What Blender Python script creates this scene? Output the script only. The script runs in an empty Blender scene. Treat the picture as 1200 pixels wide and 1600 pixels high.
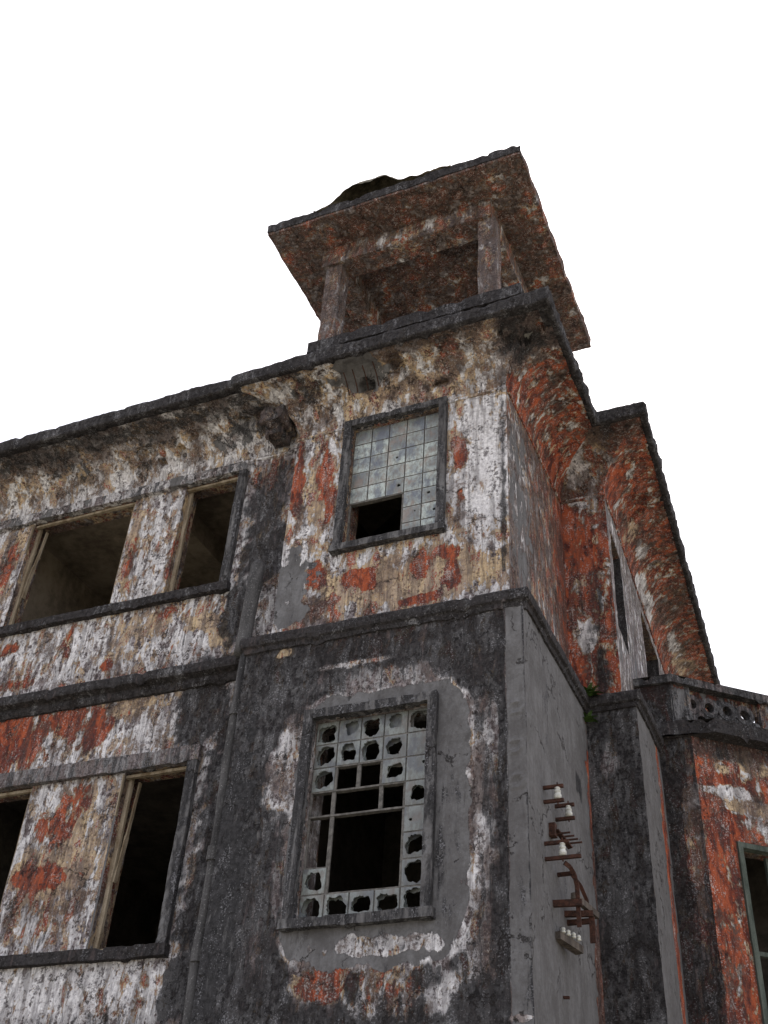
import bpy, math, random
import numpy as np
from mathutils import Vector, Matrix, noise as mn

random.seed(7)
SC = bpy.context.scene
COL = SC.collection

PAINT = '''
FL,-7.5,10.26,2.67,0.31,W,0.85,0 FL,-7.5,10.26,2.67,0.31,K,0.1,0 FL,-7.5,10.26,2.67,0.31,R,0.12,0 FL,-5.3,9.26,0.32,0.67,W,0.4,0
FL,-5.3,9.26,0.32,0.57,K,0.62,0 FL,-5.35,9.66,0.34,0.2,R,0.5,0 FL,-5.24,8.54,0.32,0.53,K,0.75,0 FL,-6.76,8.99,0.35,0.87,W,0.62,0
FL,-6.76,8.99,0.35,0.87,B,0.25,0 FL,-7.1,8.89,0.07,0.68,C,0.85,0 FL,-7.08,8.79,0.06,0.38,R,0.6,0 FL,-6.51,8.93,0.05,0.77,C,0.7,0
FL,-6.51,8.93,0.04,0.57,R,0.55,0 FL,-8.94,9.22,0.17,0.63,C,0.75,0 FL,-8.95,9.17,0.13,0.37,R,0.72,0 FL,-7.32,7.93,2.08,0.35,W,0.6,0
FL,-8.49,7.88,0.15,0.08,R,0.85,0 FL,-7.68,7.83,0.07,0.23,R,0.62,0 FL,-7.07,7.42,0.08,0.07,R,0.85,0 FL,-8.3,7.41,0.28,0.07,R,0.6,0
FL,-6.78,7.79,0.39,0.34,C,0.6,0 FL,-5.86,7.75,0.21,0.12,C,0.95,0 FL,-6.08,7.48,0.29,0.15,W,0.95,0 FL,-6.08,7.48,0.29,0.15,C,0.1,0
FL,-5.66,7.49,0.16,0.11,C,0.75,0 FL,-6.35,8.03,0.25,0.1,R,0.5,0 FL,-6.73,7.22,1.25,0.07,R,0.45,0 FL,-6.73,7.22,1.25,0.07,C,0.55,0
FL,-5.55,7.78,0.14,0.41,K,0.85,0 FL,-8.08,6.76,0.67,0.39,R,0.8,0 FL,-7,6.69,0.21,0.21,R,0.95,0 FL,-7.43,6.81,0.26,0.23,R,0.72,0
FL,-6.62,6.91,0.41,0.18,C,0.75,0 FL,-6.62,6.91,0.41,0.18,B,0.5,0 FL,-6.2,6.77,0.31,0.22,B,0.4,0 FL,-6.37,6.49,0.47,0.14,W,0.95,0
FL,-6.37,6.49,0.47,0.14,R,0.1,0 FL,-7.33,6.45,0.75,0.12,W,0.7,0 FL,-5.76,6.7,0.27,0.55,K,0.88,0 FL,-5.76,6.7,0.19,0.44,W,0.5,0
FL,-5.35,5.11,0.23,1.79,K,0.95,0 FL,-6.95,5.39,0.46,0.71,C,0.68,0 FL,-6.95,5.39,0.46,0.71,W,0.6,0 FL,-7.2,5.14,0.32,0.14,R,0.98,0
FL,-7.2,5.14,0.38,0.19,C,0.95,0 FL,-7.22,5.67,0.21,0.24,R,0.68,0 FL,-7,5.84,0.13,0.27,R,0.62,0 FL,-7.28,6.01,0.24,0.07,W,0.9,0
FL,-6.45,5.21,0.08,0.87,G,0.75,1 FL,-7.05,4.73,0.44,0.21,B,0.5,0 FL,-7.14,4.8,0.52,0.24,R,0.42,0 FL,-6.52,4.12,1.16,0.27,W,0.9,0
FL,-6.52,4.12,1.16,0.27,C,0.1,0 FL,-6.52,4.12,1.16,0.27,R,0.15,0 FL,-6.44,3.83,1.14,0.1,K,0.45,0 FL,-5.5,4.04,0.16,0.31,K,0.82,0
FL,-6.1,4.02,0.39,0.16,R,0.35,0 FU,-4.8,9.02,0.18,0.55,B,0.35,0 FU,-4.9,9.22,0.07,0.52,R,0.92,0 FU,-4.61,9.05,0.11,0.37,C,0.85,0
FU,-4.57,9.32,0.08,0.38,R,0.8,0 FU,-4.47,8.84,0.05,0.27,R,0.8,0 FU,-4.51,9.67,0.08,0.29,W,0.8,0 FU,-4.76,8.4,0.23,0.43,W,0.85,0
FU,-4.76,8.4,0.23,0.43,K,0.3,0 FU,-4.85,7.86,0.29,0.57,G,0.75,0 FU,-4.88,10.09,0.42,0.12,C,0.8,0 FU,-4.88,10.12,0.25,0.09,R,0.62,0
FU,-3.92,10.07,0.71,0.1,W,0.9,0 FU,-2.87,10.01,0.36,0.1,C,0.7,0 FU,-2.76,9.04,0.25,0.91,W,1,0 FU,-2.76,9.04,0.25,0.91,R,0.05,0
FU,-2.76,9.04,0.25,0.91,C,0.12,0 FU,-2.99,9.13,0.06,0.23,R,0.85,0 FU,-3.01,8.71,0.05,0.25,R,0.6,0 FU,-3.04,8.39,0.08,0.41,B,0.4,0
FU,-2.76,7.92,0.26,0.31,W,0.65,0 FU,-2.76,7.92,0.26,0.31,K,0.3,0 FU,-2.76,7.92,0.26,0.38,C,0.4,0 FU,-2.55,8.58,0.03,1.4,K,0.6,0
FU,-3.51,7.68,1.08,0.3,C,0.85,0 FU,-3.51,7.68,1.08,0.3,W,0.5,0 FU,-4.09,7.83,0.16,0.09,R,1,0 FU,-3.97,7.73,0.1,0.08,R,1,0
FU,-3.05,7.65,0.08,0.16,R,0.95,0 FU,-3.38,7.85,0.13,0.15,R,0.66,0 FU,-3.61,7.74,0.05,0.12,R,0.6,0 FU,-3.4,7.43,0.18,0.05,R,0.95,0
FU,-4.55,7.91,0.12,0.21,R,0.72,0 FU,-4.49,7.94,0.19,0.32,K,0.35,0 FU,-3.12,7.93,0.13,0.09,R,0.75,0 FU,-3.79,8.01,0.42,0.06,W,0.7,0
FU,-4.52,7.52,0.29,0.18,B,0.7,0 FU,-4.52,7.52,0.29,0.18,R,0.5,0 LO,-5.05,5.24,0.42,2.28,K,0.95,0 LO,-4.99,4.68,0.25,1.53,G,0.8,0
LO,-5.02,4.69,0.31,1.53,K,0.72,0 LO,-4.87,6.13,0.27,0.79,K,0.97,0 LO,-4.7,6.83,0.42,0.28,K,0.97,0 LO,-4.66,6.95,0.1,0.09,C,1,0
LO,-4.67,6.96,0.08,0.06,K,0.1,0 LO,-3.89,6.72,0.45,0.03,W,0.9,0 LO,-3.89,6.72,0.39,0.03,K,0.35,0 LO,-3.34,7.02,0.76,0.19,B,0.55,0
LO,-3.34,7.02,0.76,0.19,R,0.38,0 LO,-3.4,7.04,0.77,0.21,K,0.62,0 LO,-3.87,7.24,0.74,0.15,K,0.8,0 LO,-2.75,6.36,0.17,0.38,B,0.6,0
LO,-2.75,6.36,0.17,0.38,K,0.68,0 LO,-2.72,5.75,0.17,0.35,W,0.65,0 LO,-2.72,5.81,0.17,0.35,K,0.5,0 LO,-2.75,5.37,0.16,0.44,B,0.7,0
LO,-2.75,5.37,0.16,0.49,K,0.5,0 LO,-2.75,4.84,0.17,0.41,W,0.7,0 LO,-2.75,4.84,0.17,0.41,K,0.38,0 LO,-2.64,4.49,0.1,0.58,B,0.6,0
LO,-2.77,4.12,0.18,0.27,W,0.6,0 LO,-2.77,4.12,0.18,0.27,K,0.5,0 LO,-3.61,5.22,0.81,1.21,G,0.82,1 LO,-3.61,5.22,0.84,1.24,K,0.16,1
LO,-3.61,5.22,0.84,1.24,W,0.5,1 LO,-2.99,5.02,0.12,0.84,K,0.42,0 LO,-3.63,6.51,0.69,0.13,K,0.45,0 LO,-4.47,4.64,0.1,0.47,K,0.5,0
LO,-4.55,5.71,0.17,0.55,K,0.3,0 LO,-4.62,4.39,0.24,0.56,W,0.6,0 LO,-4.62,4.39,0.18,0.56,K,0.62,0 LO,-3.48,4.17,0.58,0.12,W,0.65,0
LO,-3.48,4.18,0.48,0.09,K,0.42,0 LO,-3.48,4.18,0.48,0.08,G,0.1,0 LO,-4,3.97,0.27,0.21,C,0.72,0 LO,-3.97,3.97,0.2,0.19,R,0.72,0
LO,-4,3.97,0.27,0.21,K,0.3,0 LO,-3.52,3.85,0.31,0.18,W,0.65,0 LO,-3.52,3.89,0.31,0.18,C,0.5,0 LO,-3.52,3.89,0.31,0.18,R,0.45,0
LO,-3.52,3.89,0.31,0.18,K,0.38,0 LO,-3.01,3.82,0.25,0.16,W,0.75,0 LO,-3.01,3.82,0.25,0.16,K,0.4,0 LO,-3.73,3.91,0.06,0.09,K,0.8,0
LO,-2.77,3.72,0.11,0.15,K,0.85,0 LO,-2.4,5.16,0.09,2.14,G,1,1 LO,-2.4,5.16,0.08,2.14,K,0.25,1 LO,-2.53,5.18,0.03,2.16,K,0.9,0
LO,-2.67,7.06,0.08,0.08,W,0.8,0 LO,-2.67,7.06,0.08,0.07,K,0.4,0 LO,-2.39,3.62,0.1,0.03,W,1,0 LO,-2.39,3.62,0.1,0.03,G,0,0 LO,-2.39,3.62,0.1,0.03,K,0,0
CF,-8.18,10.09,1.51,0.15,W,0.95,0 CF,-8.17,10.05,1.51,0.15,K,0.25,0 CF,-6.85,10.22,0.89,0.16,W,0.75,0 CF,-7.73,10.36,0.36,0.09,C,0.5,0
CF,-9,10.45,0.31,0.04,K,0.5,0 CF,-8.06,10.26,0.23,0.09,K,0.5,0 CF,-7.11,10.22,0.19,0.08,K,0.5,0 CF,-8.44,10.29,0.2,0.07,C,0.85,0
CF,-6.63,10.29,0.34,0.1,C,0.8,0 CF,-6.87,10.26,0.07,0.07,R,0.5,0 CF,-5.85,10.22,0.34,0.19,G,0.5,0 CF,-5.5,10.43,0.41,0.15,B,0.55,0
CF,-5.55,10.39,0.44,0.19,K,0.55,0 CF,-6.02,10.47,0.3,0.04,B,0.8,0 CT,-3.53,10.39,1.1,0.15,C,0.62,0 CT,-3.49,10.29,1.12,0.19,W,0.78,0
CT,-3.32,10.48,1.2,0.03,B,0.75,0 CT,-3.32,10.48,1.22,0.03,K,0.45,0 CT,-3.04,10.43,0.2,0.06,R,0.55,0 CT,-3.19,10.33,0.14,0.12,B,0.5,0
CT,-4.78,10.41,0.3,0.11,K,0.55,0 CT,-5.03,10.39,0.29,0.13,B,0.5,0 CT,-2.84,10.22,0.28,0.12,W,0.95,0 CT,-2.84,10.22,0.28,0.12,K,0.05,0
CT,-2.85,10.41,0.13,0.05,K,0.45,0 CT,-4.1,10.39,0.37,0.11,G,1,0 CT,-4.1,10.39,0.37,0.11,K,0.05,0 CT,-3.68,10.43,0.07,0.03,B,1,0
CT,-4.08,10.33,0.09,0.05,B,1,0 CT,-4.08,10.33,0.09,0.05,K,0.6,0 CT,-3.22,10.18,0.1,0.04,B,1,0 CT,-3.22,10.18,0.1,0.04,K,0.3,0
CT,-2.18,10.43,0.18,0.06,B,1,0 CT,-2.16,10.43,0.18,0.06,K,0.66,0 CT,-2.18,10.43,0.18,0.06,W,0.1,0 CT,-2.18,10.43,0.18,0.06,C,0.1,0
CT,-3.59,10.22,0.8,0.06,C,0.85,0 CT,-3.98,10.18,0.3,0.04,R,0.35,0 CS,8.41,10.33,0.23,0.14,R,0.7,0 CS,8.33,10.26,0.18,0.16,W,0.85,0
CS,8.52,10.45,0.11,0.06,B,0.55,0 CS,9.22,10.09,0.21,0.17,W,0.62,0 CS,9.05,9.96,0.11,0.13,C,0.95,0 CS,9.63,10.05,0.16,0.17,R,0.95,0
CS,8.12,10.09,0.11,0.15,R,0.85,0 C2,-1.78,10.46,0.32,0.05,B,0.6,0 C2,-1.73,10.48,0.33,0.03,K,0.5,0 C2,-2.02,10.47,0.13,0.03,W,0.5,0
C2,-2.16,10.43,0.08,0.05,B,0.5,0 C2,-2.23,10.26,0.15,0.13,W,0.7,0 C2,-2.23,10.26,0.15,0.13,R,0.12,0 C2,-2.23,10.26,0.15,0.13,C,0.2,0
CW,10.31,10.22,0.24,0.2,R,0.95,0 CW,10.57,10.22,0.15,0.2,K,0.05,0 CW,10.96,10.45,0.09,0.06,B,0.6,0 CW,10.96,10.45,0.07,0.05,K,0.45,0
CW,11.3,10.26,0.16,0.1,C,0.9,0 CW,11.3,10.26,0.16,0.1,R,0.28,0 CW,11.84,9.96,0.17,0.13,R,0.95,0 CW,12.37,10.09,0.28,0.17,W,0.75,0
CW,12.37,10.09,0.28,0.17,R,0.12,0 CW,12.37,10.09,0.28,0.17,C,0.2,0 CW,13.34,10.36,0.36,0.16,B,0.7,0 CW,14.88,10.33,0.58,0.08,C,0.7,0
CW,14.88,10.33,0.58,0.08,R,0.28,0 CW,13.9,10,0.35,0.15,R,0.8,0 CS,8.86,10.33,0.1,0.12,W,0.9,0 CS,8.6,10.14,0.14,0.15,W,0.95,0
CS,9.5,10.29,0.13,0.13,C,0.85,0 CS,9.95,10.22,0.1,0.08,W,0.9,0 CS,8.2,10.45,0.07,0.03,W,0.8,0 C2,-2.15,10.43,0.08,0.07,W,0.95,0
C2,-2.15,10.43,0.08,0.07,R,0.12,0 C2,-2.15,10.43,0.08,0.07,C,0.2,0 C2,-1.95,10.45,0.1,0.06,C,0.8,0 C2,-1.95,10.45,0.1,0.06,R,0.28,0
CW,9.86,10.36,0.03,0.04,C,0.85,0 CW,9.86,10.36,0.03,0.04,R,0.28,0 CW,11.8,10.29,0.16,0.07,W,0.9,0 CW,11.8,10.29,0.16,0.07,R,0.12,0
CW,11.8,10.29,0.16,0.07,C,0.2,0 CW,12.93,10.14,0.29,0.15,W,0.9,0 CW,12.93,10.14,0.29,0.15,R,0.12,0 CW,12.93,10.14,0.29,0.15,C,0.2,0
CW,12.31,10.41,0.08,0.03,C,0.8,0 CW,12.31,10.41,0.08,0.03,R,0.28,0 CW,14.15,10.33,0.23,0.06,W,0.8,0 CW,14.15,10.33,0.23,0.06,R,0.12,0
CW,14.15,10.33,0.23,0.06,C,0.2,0 CW,15.11,10.43,0.14,0.03,C,0.85,0 CW,15.11,10.43,0.14,0.03,R,0.28,0 CW,10.37,10.41,0.09,0.03,W,0.8,0
CW,10.37,10.41,0.09,0.03,R,0.12,0 CW,10.37,10.41,0.09,0.03,C,0.2,0 W2,-2.33,8.79,0.1,0.17,C,0.8,0 W2,-2.33,8.79,0.1,0.17,R,0.28,0
W2,-2.1,9.51,0.09,0.28,W,0.8,0 W2,-2.1,9.51,0.09,0.28,R,0.12,0 W2,-2.1,9.51,0.09,0.28,C,0.2,0 W2,-2.31,9.94,0.12,0.14,W,0.95,0
W2,-2.31,9.94,0.12,0.14,R,0.12,0 W2,-2.31,9.94,0.12,0.14,C,0.2,0 CS,7.94,10.46,0.13,0.03,K,0.62,0 CS,7.94,10.46,0.13,0.03,B,1,0
CS,7.94,10.46,0.13,0.03,R,0.1,0 CS,7.94,10.46,0.13,0.03,C,0.1,0 SU,8.37,8.53,0.49,1.39,G,0.55,0 SU,8.42,9.25,0.52,0.85,W,0.6,0
SU,9.91,9.03,0.26,1.11,R,0.95,0 SU,9.89,8.08,0.14,0.54,C,0.8,0 SU,9.38,9.84,0.22,0.64,R,0.6,0 SU,10.11,7.88,0.17,0.54,R,0.85,0
SL,8.6,5.26,1.23,2.43,G,1,1 SL,9.46,5.02,0.12,0.24,B,0.7,0 SL,8.81,4.24,0.1,0.15,B,0.8,0 SL,8.63,5.43,0.1,0.3,W,0.7,0 SL,8.7,4.65,0.79,1.09,K,0.28,0
SL,9.46,6.03,0.12,0.21,K,0.8,0 SL,8.36,6.32,0.21,0.67,K,0.35,0 SL,9.9,5.46,0.13,1.76,R,0.9,0 SL,9.9,5.46,0.13,1.76,G,0.3,0
SL,9.78,4.25,0.14,0.55,R,1,0 SL,9.78,4.25,0.14,0.55,G,0,0 SL,9.76,6.36,0.16,0.74,B,0.4,0 W2,-2.34,10.15,0.11,0.2,W,0.8,0
W2,-2.34,10.15,0.11,0.2,R,0.12,0 W2,-2.34,10.15,0.11,0.2,C,0.2,0 W2,-2.29,9.55,0.11,0.28,W,0.9,0 W2,-2.29,9.55,0.11,0.28,R,0.12,0
W2,-2.29,9.55,0.11,0.28,C,0.2,0 W2,-2.29,9.55,0.09,0.24,R,0.3,0 W2,-2.45,9.5,0.08,0.37,R,0.9,0 W2,-2.34,9.29,0.3,0.45,R,0.85,0
W2,-2.16,9.15,0.1,0.54,W,0.65,0 W2,-2.38,8.67,0.14,0.17,C,0.6,0 W2,-2.17,8.45,0.1,0.5,K,0.55,0 W2,-2.31,7.99,0.15,0.24,C,0.65,0
W2,-2.3,8.07,0.15,0.24,W,0.8,0 W2,-2.3,8.07,0.15,0.24,R,0.12,0 W2,-2.3,8.07,0.15,0.24,C,0.2,0 W2,-2.43,7.61,0.14,0.23,R,0.8,0
W2,-2.16,7.64,0.09,0.38,K,0.7,0 W2,-2.5,8.35,0.04,0.67,R,0.95,0 PF,-2.07,6.39,0.19,0.73,K,0.82,0 PF,-2.09,6.53,0.1,0.34,K,0.55,0
PF,-2.09,6.53,0.1,0.34,W,0.6,0 PF,-2.13,5.15,0.23,0.34,W,0.6,0 PF,-2.13,5.15,0.17,0.4,K,0.66,0 PF,-2.14,4.38,0.22,0.31,K,0.88,0
PF,-2.01,4.27,0.08,0.26,B,0.8,0 PF,-2.1,5.94,0.07,0.13,R,0.4,0 PS,10.28,5.55,1.38,2.31,G,1,1 PS,10.79,5.3,0.11,2.31,R,1,0 PS,10.79,5.3,0.11,2.31,G,0,0
PS,10.79,5.3,0.11,2.31,B,0.1,0 BD,0.52,7.09,0.72,0.17,B,0.85,0 BD,0.53,7.12,0.72,0.11,K,0.5,0 BD,0.51,7.01,0.24,0.09,C,0.7,0
BD,0.51,7.01,0.24,0.09,R,0.28,0 BD,0.8,6.92,0.16,0.08,C,0.75,0 BD,0.8,6.92,0.16,0.08,R,0.28,0 LO,-2.4,5.16,0.09,2.14,B,0.7,0
BF,-1.76,5.8,0.11,1.68,K,0.85,0 BF,-1.68,6.82,0.13,0.36,K,0.85,0 BF,-1.52,6.24,0.06,0.4,W,0.55,0 BF,-1.52,5.97,0.09,0.72,B,0.75,0
BF,-1.55,5.97,0.09,0.65,K,0.3,0 BF,-1.58,6.11,0.03,0.66,C,0.8,0 BF,-1.58,6.11,0.03,0.66,R,0.28,0 BF,-1.47,6.5,0.09,0.15,W,0.8,0
BF,-1.47,6.5,0.09,0.15,R,0.12,0 BF,-1.47,6.5,0.09,0.15,C,0.2,0 BF,-1.78,4.53,0.13,0.33,K,0.7,0 BF,-1.47,6.93,0.2,0.14,B,0.6,0
BF,-1.48,6.83,0.13,0.1,C,0.6,0 BD,0.35,6.44,0.31,0.29,R,0.97,0 BD,0.24,6.21,0.15,0.21,R,1,0 BD,0.44,7.03,0.48,0.11,K,0.5,0
BD,0.68,7.08,0.4,0.11,B,0.7,0 BD,0.34,6.86,0.16,0.06,C,0.8,0 BD,0.34,6.86,0.16,0.06,R,0.28,0 BD,0.18,6.58,0.28,0.05,W,1,0
BD,0.18,6.58,0.28,0.05,R,0.12,0 BD,0.18,6.58,0.28,0.05,C,0.2,0 BD,0.18,6.58,0.28,0.05,R,0.3,0 BD,0.45,6.6,0.23,0.07,W,0.7,0
BD,0.45,6.6,0.23,0.07,R,0.12,0 BD,0.45,6.6,0.23,0.07,C,0.2,0 BD,0.61,6.45,0.31,0.09,W,1,0 BD,0.61,6.45,0.31,0.09,R,0.12,0
BD,0.61,6.45,0.31,0.09,C,0.2,0 BD,0.61,6.45,0.31,0.09,C,0.8,0 BD,0.61,6.45,0.31,0.09,R,0.28,0 BD,0.61,6.45,0.31,0.09,R,0.2,0
BD,0.62,6.28,0.15,0.1,W,0.9,0 BD,0.62,6.28,0.15,0.1,R,0.12,0 BD,0.62,6.28,0.15,0.1,C,0.2,0 BD,0.62,6.28,0.15,0.1,R,0.35,0
BD,0.62,6.99,0.11,0.12,C,0.8,0 BD,0.62,6.99,0.11,0.12,R,0.28,0 BD,0.13,5.48,0.14,0.64,R,0.8,0 BD,0.23,5.5,0.1,0.64,W,0.55,0
BD,0.03,4.87,0.18,0.47,W,0.55,0 BD,0.05,4.99,0.18,0.48,B,0.4,0 BD,0.25,4.56,0.05,0.23,R,0.95,0 PA,-1.88,7.81,0.21,0.1,R,0.9,0
PA,-1.91,7.58,0.21,0.17,K,0.75,0 PA,-1.56,7.52,0.1,0.2,G,0.9,0 PD,0.11,7.57,0.19,0.24,G,0.9,0 PD,0.64,7.69,0.58,0.28,G,0.5,0
PD,0.66,7.85,0.75,0.08,R,0.7,0 PD,1.12,7.67,0.17,0.17,R,0.5,0 CS,7.75,10.36,0.5,0.17,R,0,0 CS,7.75,10.36,0.5,0.17,C,0,0
CS,7.75,10.36,0.5,0.17,W,0.15,0 CS,7.75,10.36,0.5,0.17,B,1,0 CS,7.75,10.36,0.5,0.17,K,0.62,0 CT,-2.22,10.38,0.27,0.14,R,0,0
CT,-2.22,10.38,0.27,0.14,C,0,0 CT,-2.22,10.38,0.27,0.14,W,0.1,0 CT,-2.22,10.38,0.27,0.14,B,1,0 CT,-2.22,10.38,0.27,0.14,K,0.62,0
CF,-7.5,10.46,3.5,0.04,K,0.56,0 CF,-7.5,10.44,3.5,0.06,B,0.6,0 CF,-8.3,10.36,0.4,0.07,K,0.5,0 CF,-6.9,10.38,0.3,0.07,K,0.5,0
CF,-7.7,10.25,2.2,0.16,W,0.82,0 CF,-7.7,10.25,2.2,0.16,C,0.5,0
'''  # closing CF rows paint dark shade under the fascia into the wing cove


# ------------------------------------------------------------------ node helpers
def new_mat(name):
    m = bpy.data.materials.new(name); m.use_nodes = True
    nt = m.node_tree; nt.nodes.clear()
    return m, nt

class NT:
    def __init__(s, nt): s.nt = nt
    def n(s, t, **kw):
        nd = s.nt.nodes.new(t)
        for k, v in kw.items(): setattr(nd, k, v)
        return nd
    def link(s, a, b): s.nt.links.new(a, b)
    def put(s, inp, v):
        if isinstance(v, (int, float)): inp.default_value = v
        elif isinstance(v, (tuple, list)): inp.default_value = v
        else: s.link(v, inp)
    def math(s, op, a, b=0.0, c=None, clamp=False):
        nd = s.n('ShaderNodeMath', operation=op, use_clamp=clamp)
        s.put(nd.inputs[0], a); s.put(nd.inputs[1], b)
        if c is not None: s.put(nd.inputs[2], c)
        return nd.outputs[0]
    def mix(s, f, a, b, mode='MIX'):
        nd = s.n('ShaderNodeMix', data_type='RGBA', blend_type=mode)
        s.put(nd.inputs[0], f)
        s.put(nd.inputs[6], (*a, 1) if isinstance(a, tuple) and len(a) == 3 else a)
        s.put(nd.inputs[7], (*b, 1) if isinstance(b, tuple) and len(b) == 3 else b)
        return nd.outputs[2]
    def noise(s, vec, scale, detail=8, rough=.6, dist=0.0):
        nd = s.n('ShaderNodeTexNoise'); nd.inputs['Scale'].default_value = scale
        nd.inputs['Detail'].default_value = detail; nd.inputs['Roughness'].default_value = rough
        nd.inputs['Distortion'].default_value = dist
        s.link(vec, nd.inputs['Vector']); return nd.outputs['Fac']
    def ramp(s, v, a, b, lo=0.0, hi=1.0, smooth=True):
        nd = s.n('ShaderNodeMapRange'); nd.interpolation_type = 'SMOOTHSTEP' if smooth else 'LINEAR'
        s.put(nd.inputs[0], v)
        for i, q in enumerate((a, b, lo, hi)): s.put(nd.inputs[i + 1], q)
        return nd.outputs[0]
    def pos(s, sc=(1, 1, 1), off=(0, 0, 0)):
        g = s.n('ShaderNodeNewGeometry'); mp = s.n('ShaderNodeMapping')
        mp.inputs['Scale'].default_value = sc; mp.inputs['Location'].default_value = off
        s.link(g.outputs['Position'], mp.inputs['Vector']); return mp.outputs[0]
    def out(s, color, rough=.9, bump=None, bstr=.5, bdist=.01, spec=.25, metal=0.0):
        b = s.n('ShaderNodeBsdfPrincipled'); s.put(b.inputs['Base Color'], color if not isinstance(color, tuple) else (*color, 1))
        s.put(b.inputs['Roughness'], rough); b.inputs['Specular IOR Level'].default_value = spec
        b.inputs['Metallic'].default_value = metal
        if bump is not None:
            bp = s.n('ShaderNodeBump'); bp.inputs['Strength'].default_value = bstr; bp.inputs['Distance'].default_value = bdist
            s.link(bump, bp.inputs['Height']); s.link(bp.outputs[0], b.inputs['Normal'])
        o = s.n('ShaderNodeOutputMaterial'); s.link(b.outputs[0], o.inputs[0]); return b

# ------------------------------------------------------------------ materials
def plaster_mat():
    m, nt = new_mat('peeling_limewash_plaster'); T = NT(nt)
    a = T.n('ShaderNodeAttribute', attribute_name='pa'); sa = T.n('ShaderNodeSeparateColor'); T.link(a.outputs['Color'], sa.inputs[0])
    b = T.n('ShaderNodeAttribute', attribute_name='pb'); sb = T.n('ShaderNodeSeparateColor'); T.link(b.outputs['Color'], sb.inputs[0])
    R, Cc, K = sa.outputs; G, W, B = sb.outputs
    P = T.pos((1, 1, .46)); P2 = T.pos((1, 1, .34), (17, 5, 9)); P3 = T.pos((1, 1, 1), (7, 3, 1)); PV = T.pos((1, 1, .16), (2, 6, 3))
    n1 = T.noise(P, 7.6, 12, .72, .35)          # ragged flakes
    n2 = T.noise(P2, 9.5, 11, .72, .35)
    n3 = T.noise(P3, 2.6, 10, .7)              # broad stains
    nf = T.noise(P3, 24, 8, .74)
    nff = T.noise(P3, 62, 5, .75)
    nv = T.noise(PV, 8, 9, .66, .9)            # runs
    nv2 = T.noise(T.pos((1, 1, .10), (3, 9, 4)), 13, 9, .66, .7)
    amp = T.ramp(n3, .40, .58, .35, 1.25)      # speckle comes and goes
    n1 = T.math('ADD', T.math('MULTIPLY', T.math('SUBTRACT', n1, .5), 1.75), .5)
    n2 = T.math('ADD', T.math('MULTIPLY', T.math('SUBTRACT', n2, .5), 1.35), .5)
    def mask(n, ctl, k=.6, e=.016, fine=.22):
        fine = T.math('MULTIPLY', amp, fine)
        v = T.math('ADD', n, T.math('MULTIPLY', T.math('SUBTRACT', ctl, .5), k))
        v = T.math('ADD', v, T.math('MULTIPLY', T.math('SUBTRACT', nf, .5), fine))
        return T.ramp(v, .5 - e, .5 + e)
    g1 = T.ramp(T.math('ADD', T.math('MULTIPLY', n3, .5), T.math('MULTIPLY', nf, .5)), .40, .60)
    lw = T.mix(g1, (.12, .095, .096), (.42, .385, .40))
    lw = T.mix(T.math('MULTIPLY', T.ramp(n2, .42, .62), .5), lw, (.24, .19, .165))
    whi = T.mix(T.ramp(nf, .38, .66), (.50, .485, .505), (.88, .87, .885))
    wm = mask(n2, W, .62, .035, .4)
    col = T.mix(wm, lw, whi)
    h = T.math('MULTIPLY', wm, .5)
    Ce = T.math('MAXIMUM', Cc, T.math('ADD', R, .11))
    cm = mask(n1, Ce, .62, .018, .2)
    cream = T.mix(T.ramp(nf, .36, .66), (.42, .29, .17), (.72, .57, .37))
    cream = T.mix(T.math('MULTIPLY', T.ramp(nv, .42, .60), .6), cream, (.36, .28, .24))
    cream = T.mix(T.math('MULTIPLY', mask(n3, .5, .5, .04, .6), .55), cream, (.22, .16, .14))
    col = T.mix(cm, col, cream)
    rm = mask(n1, R, .62, .012, .2)
    red = T.mix(T.ramp(n2, .38, .62), (.15, .038, .028), (.41, .10, .043))
    red = T.mix(T.math('MULTIPLY', T.ramp(nf, .48, .70), .8), red, (.17, .042, .030))
    col = T.mix(rm, col, red)
    h = T.math('SUBTRACT', h, T.math('MULTIPLY', rm, .9)); h = T.math('SUBTRACT', h, T.math('MULTIPLY', cm, .6))
    bm = mask(n3, B, .5, .06, .7)
    brown = T.mix(T.ramp(nf, .35, .65), (.040, .026, .023), (.15, .10, .082))
    col = T.mix(T.math('MULTIPLY', bm, .80), col, brown)
    fl = T.ramp(T.math('ADD', nff, T.math('MULTIPLY', n1, .5)), .83, .90)
    col = T.mix(T.math('MULTIPLY', fl, .7), col, (.52, .49, .47))
    po = T.math('MULTIPLY', T.ramp(T.math('ADD', nf, T.math('MULTIPLY', n2, .6)), .745, .68), .72)
    col = T.mix(po, col, (.040, .030, .030))
    col = T.mix(T.math('MULTIPLY', T.ramp(nv2, .54, .42), .5), col, (.055, .046, .046))
    ce = T.mix(T.ramp(T.math('ADD', T.math('MULTIPLY', n3, .6), T.math('MULTIPLY', nf, .4)), .38, .62), (.095, .093, .095), (.19, .19, .198))
    ce = T.mix(T.math('MULTIPLY', T.ramp(nv, .44, .62), .45), ce, (.075, .071, .073))
    ce = T.mix(T.math('MULTIPLY', T.ramp(nff, .60, .70), .45), ce, (.30, .30, .31))
    ce = T.mix(T.math('MULTIPLY', T.ramp(n2, .62, .68), .5), ce, (.045, .042, .042))
    ce = T.mix(T.math('MULTIPLY', B, .62), ce, (.078, .074, .074))
    gm = mask(n1, G, .95, .03, .12)
    col = T.mix(gm, col, ce)
    h = T.math('ADD', T.math('MULTIPLY', h, T.math('SUBTRACT', 1, gm)), T.math('MULTIPLY', gm, .4))
    kn = T.math('ADD', T.math('MULTIPLY', nv2, .5), T.math('MULTIPLY', n2, .5))
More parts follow.
